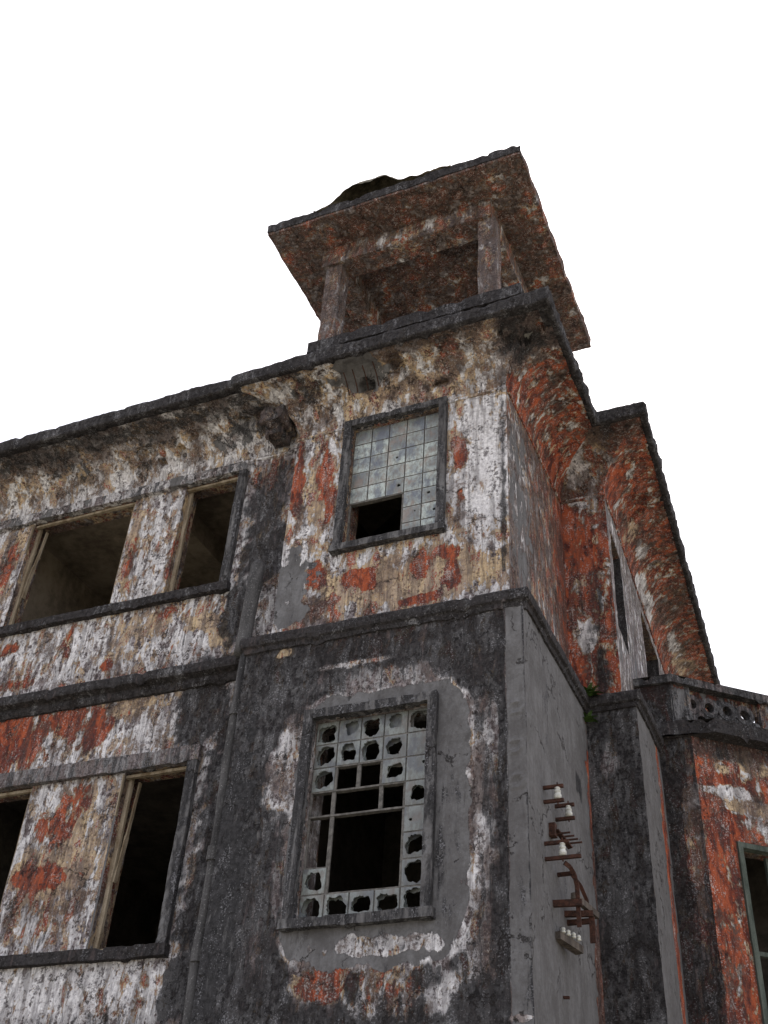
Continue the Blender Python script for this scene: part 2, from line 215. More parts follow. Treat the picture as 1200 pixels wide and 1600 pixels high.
    km = mask(kn, K, .52, .06, .36)
    black = T.mix(T.ramp(nf, .35, .65), (.011, .011, .012), (.040, .039, .042))
    sp = T.ramp(T.math('ADD', nff, T.math('MULTIPLY', n2, .6)), .89, .98)
    black = T.mix(T.math('MULTIPLY', sp, .6), black, (.26, .26, .28))
    col = T.mix(T.math('MULTIPLY', km, .92), col, black)
    vd = T.n('ShaderNodeTexVoronoi', feature='DISTANCE_TO_EDGE'); vd.inputs['Scale'].default_value = 1.15
    vm = T.n('ShaderNodeVectorMath', operation='ADD'); g_ = T.n('ShaderNodeTexNoise'); g_.inputs['Scale'].default_value = 3.5; g_.inputs['Detail'].default_value = 7; g_.inputs['Roughness'].default_value = .65
    T.link(P3, g_.inputs['Vector']); sc_ = T.n('ShaderNodeVectorMath', operation='SCALE'); T.link(g_.outputs['Color'], sc_.inputs[0]); sc_.inputs['Scale'].default_value = .55
    T.link(P3, vm.inputs[0]); T.link(sc_.outputs[0], vm.inputs[1]); T.link(vm.outputs[0], vd.inputs['Vector'])
    cr = T.math('MULTIPLY', T.ramp(vd.outputs['Distance'], .011, .004), T.ramp(n3, .50, .54))
    col = T.mix(T.math('MULTIPLY', cr, .8), col, (.02, .017, .016))
    h = T.math('SUBTRACT', h, T.math('MULTIPLY', cr, .8))
    hh = T.math('ADD', h, T.math('MULTIPLY', T.math('ADD', nf, nff), T.math('SUBTRACT', 1.3, T.math('MULTIPLY', gm, .95))))
    T.out(col, .93, hh, .8, .016, .12)
    return m

def simple_mat(name, c1, c2, scale=8, rough=.85, zs=1.0, bump=.4, spec=.2, metal=0.0, speck=None, bd=.01):
    m, nt = new_mat(name); T = NT(nt)
    P = T.pos((1, 1, zs)); n = T.noise(P, scale, 9, .66, .2); f = T.noise(T.pos(off=(4, 1, 2)), scale * 7, 6, .7)
    col = T.mix(T.ramp(T.math('ADD', T.math('MULTIPLY', n, .65), T.math('MULTIPLY', f, .35)), .36, .64), c1, c2)
    if speck: col = T.mix(T.ramp(f, .6, .68), col, speck)
    T.out(col, rough, T.math('ADD', n, f), bump, bd, spec, metal)
    return m

def glass_mat():
    m, nt = new_mat('grimy_glass_block'); T = NT(nt)
    a = T.n('ShaderNodeAttribute', attribute_name='pa'); s = T.n('ShaderNodeSeparateColor'); T.link(a.outputs['Color'], s.inputs[0])
    rnd, edge, back = s.outputs
    f = T.noise(T.pos((1, 1, .5)), 30, 8, .7); n = T.noise(T.pos((1, 1, .7), (3, 2, 1)), 6, 8, .65)
    col = T.mix(T.ramp(rnd, 0, 1, smooth=False), (.15, .172, .175), (.44, .51, .49))
    col = T.mix(T.math('MULTIPLY', T.ramp(edge, .25, .0), .5), col, (.11, .115, .13))
    col = T.mix(T.math('MULTIPLY', T.ramp(edge, .5, .95), .35), col, (.42, .45, .44))
    col = T.mix(T.math('MULTIPLY', T.ramp(f, .42, .60), .6), col, (.12, .10, .085))
    col = T.mix(T.math('MULTIPLY', T.ramp(n, .50, .60), .65), col, (.075, .09, .13))
    col = T.mix(T.math('MULTIPLY', T.ramp(n, .46, .38), .5), col, (.22, .16, .13))  # brownish reflection painted into the glass colour as random patches
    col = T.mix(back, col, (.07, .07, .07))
    T.out(col, T.ramp(f, .3, .7, .22, .6), f, .3, .004, .5)
    return m

M = {}
M['plaster'] = plaster_mat()
M['glass'] = glass_mat()
M['mortar'] = simple_mat('grey_mortar', (.06, .058, .055), (.17, .16, .15), 20)
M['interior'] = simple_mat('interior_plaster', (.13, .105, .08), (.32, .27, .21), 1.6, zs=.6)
M['interior_dark'] = simple_mat('dark_interior_plaster', (.05, .045, .04), (.13, .115, .10), 2.5)  # darker plaster tone for the lower and tower rooms
M['wood'] = simple_mat('weathered_timber', (.03, .025, .022), (.12, .10, .085), 14, zs=.15)
M['paintwood'] = simple_mat('peeling_painted_timber', (.12, .085, .05), (.34, .29, .22), 14, zs=.2)
M['rust'] = simple_mat('rusty_iron', (.020, .012, .010), (.075, .032, .022), 22, speck=(.11, .07, .05))
M['porcelain'] = simple_mat('dirty_porcelain', (.28, .28, .25), (.58, .58, .54), 22, rough=.3, bump=.05, spec=.5)
M['pipe'] = simple_mat('grey_cement_pipe', (.03, .029, .03), (.10, .098, .10), 9, zs=.2, speck=(.3, .3, .3))
M['brick'] = simple_mat('exposed_core', (.035, .026, .022), (.11, .075, .055), 14)
M['leaf'] = simple_mat('fern_leaf', (.02, .045, .01), (.06, .11, .025), 30, rough=.6)
M['ground'] = simple_mat('dry_grass_ground', (.26, .24, .18), (.50, .45, .36), .8, speck=(.10, .13, .05))
M['debris'] = simple_mat('mossy_debris', (.05, .05, .035), (.20, .17, .12), 9)
M['rooftop'] = simple_mat('old_concrete', (.10, .10, .095), (.28, .27, .25), 3)

# ------------------------------------------------------------------ object helpers
def tag(o, label=None, cat=None, group=None, kind=None):
    for k, v in (('label', label), ('category', cat), ('group', group), ('kind', kind)):
        if v: o[k] = v
    return o
def empty(name, loc, parent=None):
    o = bpy.data.objects.new(name, None); COL.objects.link(o); o.location = loc; o.empty_display_size = .3
    if parent is not None:
        o.parent = parent; o.location = Vector(loc) - wloc(parent)
    return o
def wloc(o):
    v = Vector(o.location)
    while o.parent is not None:
        o = o.parent; v += o.location
    return v

DEF = {  # default coats per surface: Red Cream blacK Grey-cement White Brown
 'FL': (.25, .40, .30, .0, .52, .3), 'FU': (.30, .5, .25, .0, .6, .28), 'LO': (.22, .14, .76, .02, .54, .40),
 'CF': (.22, .42, .22, .0, .70, .40), 'CT': (.28, .52, .24, .0, .72, .40), 'CS': (.60, .62, .08, .0, .66, .30),
 'C2': (.5, .45, .3, 0, .5, .5), 'CW': (.60, .62, .14, 0, .62, .38),
 'SU': (.44, .28, .2, .22, .42, .56), 'SL': (.1, .1, .1, 1, .2, .75), 'W2': (.62, .5, .25, 0, .66, .35),
 'WS': (.35, .3, .18, .45, .45, .35), 'PF': (.2, .12, .76, .02, .56, .3), 'PS': (.1, .1, .1, 1, .2, .8),
 'BF': (.5, .2, .6, 0, .5, .4), 'BD': (.64, .45, .25, 0, .6, .38), 'PA': (.4, .15, .7, .1, .5, .3),
 'PD': (.5, .3, .5, .3, .5, .4), 'LE': (.1, .2, .72, .15, .4, .5), 'FR': (.02, .05, .56, .8, .3, .4),
 'LT': (.1, .3, .40, .45, .6, .35), 'RV': (.4, .65, .38, .0, .45, .5), 'FA': (.1, .1, .82, .05, .45, .5),
 'BR': (.48, .50, .16, .0, .48, .64), 'BP': (.34, .35, .32, .2, .42, .6), 'BB': (.44, .42, .22, .1, .46, .52),  # BR: pale coats raised so the pavilion roof's colour carries some sun-flare veil
 'CP': (.05, .15, .58, .5, .5, .4), 'RW': (.3, .35, .35, .0, .8, .6), 'FG': (.2, .3, .48, .35, .45, .4), 'RC': (.2, .35, .52, .2, .4, .6),
}
CH = 'RCKGWB'
BD0 = np.array([-1.45, 10.98]); BDd = np.array([.76, .65]); BDd = BDd / np.hypot(*BDd)
PD0 = np.array([-1.61, 11.01])
def ucoord(t, co):
    if t in ('CS', 'SU', 'SL', 'WS', 'PS', 'CW'): return co[:, 1]
    if t == 'BD': return (co[:, :2] - BD0) @ BDd
    if t == 'PD': return (co[:, :2] - PD0) @ BDd
    return co[:, 0]
BLOBS = {}
for row in PAINT.split():
    q = row.split(','); BLOBS.setdefault(q[0], []).append((*map(float, q[1:5]), CH.index(q[5]), float(q[6]), int(q[7])))

class MB:
    def __init__(s): s.v = []; s.f = []; s.t = []; s.ex = []
    def add(s, vs, fs, t='FG', ex=None):
        o = len(s.v); s.v += [tuple(p) for p in vs]; s.f += [tuple(i + o for i in f) for f in fs]
        s.t += [t] * len(vs)
        if ex is None: s.ex += [(0, 0, 0)] * len(vs)
        else: s.ex += list(ex)
    def grid(s, O, U, V, us, vs, holes=(), t='FG', flip=False):
        O, U, V = Vector(O), Vector(U), Vector(V)
        nu, nv = len(us), len(vs)
        pts = [O + U * a + V * b for b in vs for a in us]; fs = []
        for j in range(nv - 1):
            for i in range(nu - 1):
                cu, cv = (us[i] + us[i + 1]) / 2, (vs[j] + vs[j + 1]) / 2
                if any(h[0] < cu < h[1] and h[2] < cv < h[3] for h in holes): continue
                k = j * nu + i; q = (k, k + 1, k + nu + 1, k + nu)
                fs.append(q[::-1] if flip else q)
        s.add(pts, fs, t)
    def box(s, x0, x1, y0, y1, z0, z1, res=.05, t='FG'):
        X, Y, Z = ax(x0, x1, res), ax(y0, y1, res), ax(z0, z1, res)
        o = (0, 0, 0)
        s.grid((0, y0, 0), (1, 0, 0), (0, 0, 1), X, Z, t=t); s.grid((0, y1, 0), (1, 0, 0), (0, 0, 1), X, Z, t=t, flip=True)
        s.grid((x0, 0, 0), (0, 1, 0), (0, 0, 1), Y, Z, t=t, flip=True); s.grid((x1, 0, 0), (0, 1, 0), (0, 0, 1), Y, Z, t=t)
        s.grid((0, 0, z0), (1, 0, 0), (0, 1, 0), X, Y, t=t, flip=True); s.grid((0, 0, z1), (1, 0, 0), (0, 1, 0), X, Y, t=t)
    def bar(s, a, b, w, h, t='FG', n=1, up=(0, 0, 1)):
        a, b = Vector(a), Vector(b); d = (b - a).normalized(); u = Vector(up)
        if abs(d.dot(u)) > .95: u = Vector((1, 0, 0))
        sd = d.cross(u).normalized() * (w / 2); uu = sd.cross(d).normalized() * (h / 2)
        pts = []; fs = []
        for i in range(n + 1):
            c = a.lerp(b, i / n); pts += [c - sd - uu, c + sd - uu, c + sd + uu, c - sd + uu]
        for i in range(n):
            for k in range(4): fs.append((i * 4 + k, i * 4 + (k + 1) % 4, i * 4 + 4 + (k + 1) % 4, i * 4 + 4 + k))
        fs += [(3, 2, 1, 0), (n * 4, n * 4 + 1, n * 4 + 2, n * 4 + 3)]
        s.add(pts, fs, t)
    def tube(s, pts, r, seg=12, t='FG', caps=True):
        pts = [Vector(p) for p in pts]; rr = r if isinstance(r, (list, tuple)) else [r] * len(pts)
        vs = []; fs = []; ref = Vector((.31, .2, .93)).normalized()
        for i, p in enumerate(pts):
            d = (pts[min(i + 1, len(pts) - 1)] - pts[max(i - 1, 0)]).normalized()
            rf = ref if abs(d.dot(ref)) < .9 else Vector((1, 0, 0))
            a = d.cross(rf).normalized(); b = d.cross(a)
            for k in range(seg):
                an = 2 * math.pi * k / seg; vs.append(p + (a * math.cos(an) + b * math.sin(an)) * rr[i])
        for i in range(len(pts) - 1):
            for k in range(seg): fs.append((i * seg + k, i * seg + (k + 1) % seg, (i + 1) * seg + (k + 1) % seg, (i + 1) * seg + k))
        if caps: fs += [tuple(range(seg))[::-1], tuple(range((len(pts) - 1) * seg, len(pts) * seg))]
        s.add(vs, fs, t)
    def lathe(s, base, prof, seg=16, t='FG'):
        b = Vector(base); vs = []; fs = []
        for r, z in prof:
            for k in range(seg):
                a = 2 * math.pi * k / seg; vs.append(b + Vector((r * math.cos(a), r * math.sin(a), z)))
        for i in range(len(prof) - 1):
            for k in range(seg): fs.append((i * seg + k, i * seg + (k + 1) % seg, (i + 1) * seg + (k + 1) % seg, (i + 1) * seg + k))
        fs += [tuple(range(seg))[::-1], tuple(range((len(prof) - 1) * seg, len(prof) * seg))]
        s.add(vs, fs, t)
    def sweep(s, path, prof, step, tags, closed=False, skipends=0):
        """profile (outward offset, z) along a plan path (walked so that outside is to the right), mitred"""
        n = len(path); P = [Vector((*p, 0)) for p in path]; dirs = [(P[i + 1] - P[i]).normalized() for i in range(n - 1)]
        nor = [Vector((d.y, -d.x, 0)) for d in dirs]; mit = []
        for i in range(n):
            a = nor[max(i - 1, 0)]; b = nor[min(i, n - 2)]; m = a + b; m = m / m.length; m = m / max(m.dot(a), .35); mit.append(m)
        for i in range(n - 1):
            L = (P[i + 1] - P[i]).length; k = max(1, int(L / step))
            vs = []; fs = []; m = len(prof)
            for j in range(k + 1):
                q = j / k
                for o, z in prof:
                    a = P[i] + mit[i] * o; b = P[i + 1] + mit[i + 1] * o; c = a.lerp(b, q); vs.append((c.x, c.y, z))
            for j in range(k):
                for h in range(m - 1):
                    A = j * m + h; fs.append((A, A + m, A + m + 1, A + 1))
            s.add(vs, fs, tags[i] if isinstance(tags, (list, tuple)) else tags)
    def build(s, name, mat, parent=None, rough=0.0, chip=0.0, post=None, smooth=False, loc=None, rawattr=False):
        me = bpy.data.meshes.new(name)
        co = np.array(s.v, dtype=float).reshape(-1, 3)
        base = co.copy()
        if rough or chip:
            for i, p in enumerate(s.v):
                v = Vector(p)
                d = mn.noise_vector(v * 2.3) * rough + mn.noise_vector(v * 9) * (rough * .55) + mn.noise_vector(v * 31) * (rough * .4)
                if chip:
                    c = mn.noise(v * 6.1 + Vector((3, 1, 8))) + .5 * mn.noise(v * 17)
                    if c > .32: d += Vector((0, .35, -.8)) * ((c - .32) * chip * 3)
                co[i] += d
        if post is not None: co = post(base, co)
        pl = wloc(parent) if parent is not None else Vector((0, 0, 0))
        origin = Vector(loc) if loc is not None else pl
        co2 = co - np.array(origin)
        me.from_pydata([tuple(c) for c in co2], [], s.f)
        if mat is M['plaster'] or rawattr:
            A = np.zeros((len(co), 6))
            if rawattr:
                A[:, :3] = np.array(s.ex)
            else:
                tg = np.array(s.t)
                for t in set(s.t):
                    idx = np.where(tg == t)[0]; c = base[idx]; val = np.tile(np.array(DEF[t], float), (len(idx), 1))
                    if t in BLOBS:
                        u = ucoord(t, c); z = c[:, 2]
                        nz = np.array([[mn.noise(Vector(p) * 5.0), mn.noise(Vector(p) * 13 + Vector((5, 5, 5)))] for p in c])
                        for (bu, bz, ru, rz, ch, v, bx) in BLOBS[t]:
                            du = (u - bu) / ru; dz = (z - bz) / rz
                            if bx: d = (np.abs(du) ** 6 + np.abs(dz) ** 6) ** (1 / 6); lo, hi = .94, 1.04; d = d + nz[:, 0] * .05 + nz[:, 1] * .02
                            else: d = np.sqrt(du * du + dz * dz); lo, hi = .4, 1.45; d = d + nz[:, 0] * .55 + nz[:, 1] * .35
                            w = np.clip((hi - d) / (hi - lo), 0, 1); w = w * w * (3 - 2 * w)
                            val[:, ch] += (v - val[:, ch]) * w
                    A[idx] = val
            for nm, sl in (('pa', slice(0, 3)), ('pb', slice(3, 6))):
                at = me.attributes.new(nm, 'FLOAT_COLOR', 'POINT')
                buf = np.ones((len(co), 4), dtype=np.float32); buf[:, :3] = A[:, sl]; at.data.foreach_set('color', buf.ravel())
        me.materials.append(mat); me.validate(); me.update()
        if smooth:
            me.polygons.foreach_set('use_smooth', [True] * len(me.polygons))
        o = bpy.data.objects.new(name, me); COL.objects.link(o)
        if parent is not None: o.parent = parent
        o.location = origin - pl
        return o

def ax(a, b, res, *extra):
    """coordinates from a to b at about res apart that hit every extra value"""
    ks = sorted(set([a, b] + [e for e in extra if a < e < b])); out = [ks[0]]
    for p, q in zip(ks, ks[1:]):
        n = max(1, int(round((q - p) / res)))
        out += [p + (q - p) * i / n for i in range(1, n + 1)]
    return out

def reveal(mb, h, y0, y1, t='RV', res=.05):
    """the four inner faces of an opening h=(x0,x1,z0,z1) between depth y0 and y1"""
    x0, x1, z0, z1 = h; Y = ax(y0, y1, res); X = ax(x0, x1, res); Z = ax(z0, z1, res)
    mb.grid((x0, 0, 0), (0, 1, 0), (0, 0, 1), Y, Z, t=t)
    mb.grid((x1, 0, 0), (0, 1, 0), (0, 0, 1), Y, Z, t=t, flip=True)
    mb.grid((0, 0, z0), (1, 0, 0), (0, 1, 0), X, Y, t=t)
    mb.grid((0, 0, z1), (1, 0, 0), (0, 1, 0), X, Y, t=t, flip=True)

# ------------------------------------------------------------------ the building
BLD = empty('abandoned_building', (-6.0, 11.0, 0))
tag(BLD, 'derelict two storey building with corner tower, peeling red and white plaster and black mould', 'building')

ZF = 3.2
XL = -13.0
# --- wing wall (left), plane y = 8.15
H_UP = [(-11.3, -9.55, 8.2, 9.77), (-8.72, -7.22, 8.2, 9.77), (-6.51, -5.77, 8.2, 9.77)]
H_LO = [(-11.6, -10.1, 4.43, 6.13), (-9.1, -7.62, 4.43, 6.13), (-6.5, -5.75, 4.43, 6.13)]
def edges(hs, k): return [h[i] for h in hs for i in k]
mb = MB()
us = ax(XL, -10.0, .25, *edges(H_UP + H_LO, (0, 1)))[:-1] + ax(-10.0, -4.97, .032, *edges(H_UP + H_LO, (0, 1)))
vs = ax(0, ZF, .4)[:-1] + ax(ZF, 9.97, .032, *edges(H_UP + H_LO, (2, 3)))
mb.grid((0, 8.15, 0), (1, 0, 0), (0, 0, 1), us, vs, H_UP + H_LO, 'FL')
for h in H_UP + H_LO: reveal(mb, h, 8.15, 8.40)
mb.build('wing_wall', M['plaster'], BLD, rough=.006)

# --- tower wall, upper storey
HU = (-4.28, -3.24, 8.24, 9.89)
mb = MB()
mb.grid((0, 8.0, 0), (1, 0, 0), (0, 0, 1), ax(-4.97, -2.5, .025, HU[0], HU[1]), ax(7.12, 9.97, .025, HU[2], HU[3]), [HU], 'FU')
mb.grid((-4.97, 0, 0), (0, 1, 0), (0, 0, 1), ax(8.0, 8.15, .05), ax(7.12, 9.97, .05), t='FU', flip=True)
reveal(mb, HU, 8.0, 8.30)
mb.grid((-2.5, 0, 0), (0, 1, 0), (0, 0, 1), ax(8.0, 10.07, .03), ax(7.05, 9.97, .03), t='SU')
mb.build('tower_wall', M['plaster'], BLD, rough=.006)

# --- tower base (lower storey), stands proud of the wall above
HB = (-4.28, -3.18, 4.42, 6.19)
mb = MB()
vs = ax(0, ZF, .4)[:-1] + ax(ZF, 7.08, .025, HB[2], HB[3])
mb.grid((0, 7.82, 0), (1, 0, 0), (0, 0, 1), ax(-5.1, -2.32, .025, HB[0], HB[1]), vs, [HB], 'LO')
mb.grid((-5.1, 0, 0), (0, 1, 0), (0, 0, 1), ax(7.82, 8.15, .06), ax(0, 7.08, .06), t='LO', flip=True)
reveal(mb, HB, 7.82, 8.12, 'RW')
mb.grid((-2.32, 0, 0), (0, 1, 0), (0, 0, 1), ax(7.82, 9.9, .03), vs, t='SL')
def pock(base, co):
    for (cx, cz) in ((-2.412, 6.017), (-2.418, 5.672), (-2.41, 5.367)):
        m = (np.abs(base[:, 1] - 7.82) < .01)
        d = np.hypot(base[:, 0] - cx, base[:, 2] - cz)
        co[:, 1] += m * (.012 * np.exp(-(d / .03) ** 2) - .012 * np.exp(-((d - .055) / .016) ** 2))
    m = (np.abs(base[:, 1] - 7.82) < .01) & (base[:, 0] > -2.50)
    co[m, 1] -= .014
    return co
mb.build('tower_base_wall', M['plaster'], BLD, rough=.005, post=pock)

# --- buttress pier behind the tower
mb = MB()
vs = ax(0, ZF, .4)[:-1] + ax(ZF, 7.1, .03)
mb.grid((0, 9.9, 0), (1, 0, 0), (0, 0, 1), ax(-2.32, -1.8, .03), vs, t='PF')
mb.grid((-1.8, 0, 0), (0, 1, 0), (0, 0, 1), ax(9.9, 11.0, .03), vs, t='PS')
mb.build('buttress_pier', M['plaster'], BLD, rough=.008)

# --- rear wing wall, upper storey
WSd = Vector((-.22, 5.0, 0)).normalized()
mb = MB()
mb.grid((0, 10.07, 0), (1, 0, 0), (0, 0, 1), ax(-2.5, -1.97, .03), ax(7.05, 9.97, .03), t='W2')
HW = [(.18, .80, 8.2, 9.55), (2.25, 3.6, 8.2, 9.75)]
mb.grid((-1.97, 10.07, 0), WSd, (0, 0, 1), ax(0, 6.9, .045, .18, .8, 2.25, 3.6), ax(7.05, 9.97, .045, 8.2, 9.55, 9.75), HW, 'WS')
side = Vector((-1, -.044, 0)).normalized()
for (a, b, z0, z1) in HW:
    for u, fl in ((a, False), (b, True)):
        o = Vector((-1.97, 10.07, 0)) + WSd * u
        mb.grid(o, side, (0, 0, 1), ax(0, .25, .05), ax(z0, z1, .06), t='LE' if fl else 'RV', flip=fl)
    o = Vector((-1.97, 10.07, z0)); mb.grid(o, WSd, side, ax(a, b, .06), ax(0, .25, .06), t='RV')
    o = Vector((-1.97, 10.07, z1)); mb.grid(o, WSd, side, ax(a, b, .06), ax(0, .25, .06), t='RV', flip=True)
mb.build('rear_wing_wall', M['plaster'], BLD, rough=.008)

# --- cavetto cornice with fascia all round
PATH = [(XL, 8.15), (-4.97, 8.15), (-4.97, 8.0), (-2.5, 8.0), (-2.5, 10.07), (-1.97, 10.07), (-2.27, 16.9)]
prof = [(0, 9.90), (.016, 9.905), (.018, 9.93), (-.012, 9.937), (-.012, 9.952), (0, 9.957)]
for i in range(1, 19):
    a = math.pi / 2 * i / 18
    prof.append((.56 * (1 - math.cos(a)) + .02 * i / 18, 9.957 + .525 * math.sin(a)))
HOLES = []  # spalled places: centre, radii, depth
def cove_post(base, co):
    for (cx, cy, cz, rx, ry, rz, dep) in SPALL:
        dx = (base[:, 0] - cx) / rx; dy = (base[:, 1] - cy) / ry; dz = (base[:, 2] - cz) / rz
        d = np.sqrt(dx * dx + dy * dy + dz * dz)
        nz = np.array([mn.noise(Vector(p) * 7) for p in base[d < 1.6]])
        dd = d.copy(); dd[d < 1.6] += nz * .45
        w = np.clip((1.0 - dd) / .16, 0, 1)
        co[:, 2] += w * dep * .75; co[:, 1] += w * dep * .6
        if cx > -2.6: co[:, 0] -= w * dep * .6
    return co
SPALL = [(-4.10, 7.76, 10.38, .33, .25, .13, .05), (-3.68, 7.70, 10.43, .085, .14, .10, .11), (-4.08, 7.84, 10.31, .10, .14, .05, .11),
         (-3.22, 7.93, 10.17, .11, .12, .035, .08), (-2.12, 7.60, 10.42, .34, .32, .14, .10), (-6.9, 7.9, 10.2, .07, .3, .06, .09),
         (-6.6, 7.88, 10.25, .08, .3, .08, .1), (-7.1, 7.9, 10.32, .16, .3, .05, .07), (-6.3, 7.75, 10.36, .2, .3, .05, .08),
         (-7.9, 7.98, 10.09, .10, .2, .05, .05), (-1.6, 12.2, 10.3, .3, .25, .1, .06), (-1.7, 11.0, 10.35, .3, .25, .1, .05),
         (-5.5, 7.75, 10.37, .3, .3, .05, .07)]
mb = MB(); mb.sweep(PATH, prof, .026, ['CF', 'CT', 'CT', 'CS', 'C2', 'CW']); mb.build('cornice_cove', M['plaster'], BLD, rough=.010, chip=.02, post=cove_post)
mb = MB()
PATHF = [(XL, 8.10), (-4.97, 8.10), (-4.97, 8.065)] + [(-2.5, 8.065)] + PATH[4:]
mb.sweep(PATHF, [(.50, 10.50), (.575, 10.482), (.585, 10.47), (.625, 10.465), (.645, 10.478), (.650, 10.51), (.652, 10.57), (.655, 10.62), (.645, 10.655), (.61, 10.675), (.5, 10.69), (.2, 10.70)], .035, 'FA')
def jag(base, co):
    for i, p in enumerate(base):
        if p[2] > 10.5:
            v = Vector((p[0], p[1], 0)); c = mn.noise(v * 2.1) + .6 * mn.noise(v * 7) + .5 * mn.noise(v * 19)
            co[i, 2] += .024 * c - .012
            if p[1] > 8.2 or p[0] > -2.3: co[i, 0] += .025 * mn.noise(v * 8) + .018 * mn.noise(v * 23)
    return co
mb.build('roof_fascia', M['plaster'], BLD, rough=.006, chip=.03, post=jag)
mb = MB()
mb.box(XL, -2.15, 7.85, 16.5, 10.50, 10.64, 3); mb.box(-2.15, -1.75, 9.8, 16.5, 10.50, 10.64, 2)
mb.build('roof_slab', M['rooftop'], BLD)
# exposed reinforcing bars in the spalled cove
mb = MB()
def cove_pt(x, z, out=.0):
    a_ = math.asin((z - 9.957) / .525); return (x, 8.0 - .56 * (1 - math.cos(a_)) - .0127 * a_ - out, z)
for k, x in enumerate((-4.31, -4.20, -4.07, -3.94)):
    mb.tube([cove_pt(x + .004 * j, 10.30 + .029 * j + .004 * k, -.022) for j in range(6)], .007, 6)
mb.build('reinforcing_bars', M['rust'], BLD)

# --- ledges
mb = MB()
mb.sweep([(XL, 8.15), (-5.1, 8.15)], [(0, 6.96), (.03, 6.965), (.05, 7.0), (.05, 7.05), (.075, 7.06), (.13, 7.075), (.14, 7.10), (.14, 7.17), (.12, 7.19), (0, 7.22)], .035, 'LE')
mb.sweep([(-5.1, 8.3), (-5.1, 7.82), (-2.32, 7.82), (-2.32, 9.9), (-1.8, 9.9), (-1.8, 10.95)],
         [(0, 7.01), (.02, 7.015), (.03, 7.06), (.055, 7.075), (.062, 7.10), (.062, 7.16), (.05, 7.18), (-.19, 7.215), (-.3, 7.22)], .03, 'LE')
mb.build('string_course', M['plaster'], BLD, rough=.006, chip=.03)

# --- trim bands round the wing windows
for nm, (z0, z1, hx) in {'upper': (8.2, 9.77, -5.77), 'lower': (4.43, 6.13, -5.75)}.items():
    mb = MB(); hh = .13 if nm == 'upper' else .16
    mb.box(XL, hx + .11, 8.085, 8.17, z1, z1 + hh, .035, 'LT' if nm == 'upper' else 'FG')
    mb.box(XL, hx + .12, 8.075, 8.17, z0 - .10, z0, .035, 'LE')
    mb.box(hx, hx + .10, 8.09, 8.17, z0 - .003, z1 + .003, .035, 'FR')
    mb.build('window_surround', M['plaster'], BLD, rough=.007, chip=.018)

# --- timber window remains in the wing
def wing_window(h, left, kind):
    x0, x1, z0, z1 = h
    w = empty('window', ((x0 + x1) / 2, 8.25, z0), BLD)
    mb = MB()
    mb.bar((x0 + .02, 8.24, z0), (x0 + .02, 8.24, z1), .035, .05, n=8); mb.bar((x1 - .02, 8.2, z0), (x1 - .02, 8.2, z1), .03, .04, n=8)
    mb.bar((x0, 8.19, z1 - .035), (x1, 8.19, z1 - .03), .04, .03, n=8, up=(0, 0, 1))
    mb.bar((x0, 8.22, z0 + .015), (x1, 8.22, z0 + .015), .04, .03, n=8)
    mb.build('frame', M['paintwood'], w, rough=.005)
    if kind:
        mb = MB()
        mb.bar((x0 + .005, 8.13, z1 - .03), (x0 + .02, 8.12, z1 - .46), .03, .012, n=5)
        mb.bar((x0 + .09, 8.30, z1 - .05), (x0 + .07, 8.28, z1 - .62), .035, .015, n=5)
        mb.bar((x0 + .07, 8.28, z1 - .6), (x0 + .05, 8.27, z1 - 1.05), .05, .015, n=5)
        mb.build('broken_strip', M['porcelain'] if False else M['paintwood'], w, rough=.006)
for h in H_UP: wing_window(h, 0, h is H_UP[1])
for h in H_LO: wing_window(h, 0, h is H_LO[2])

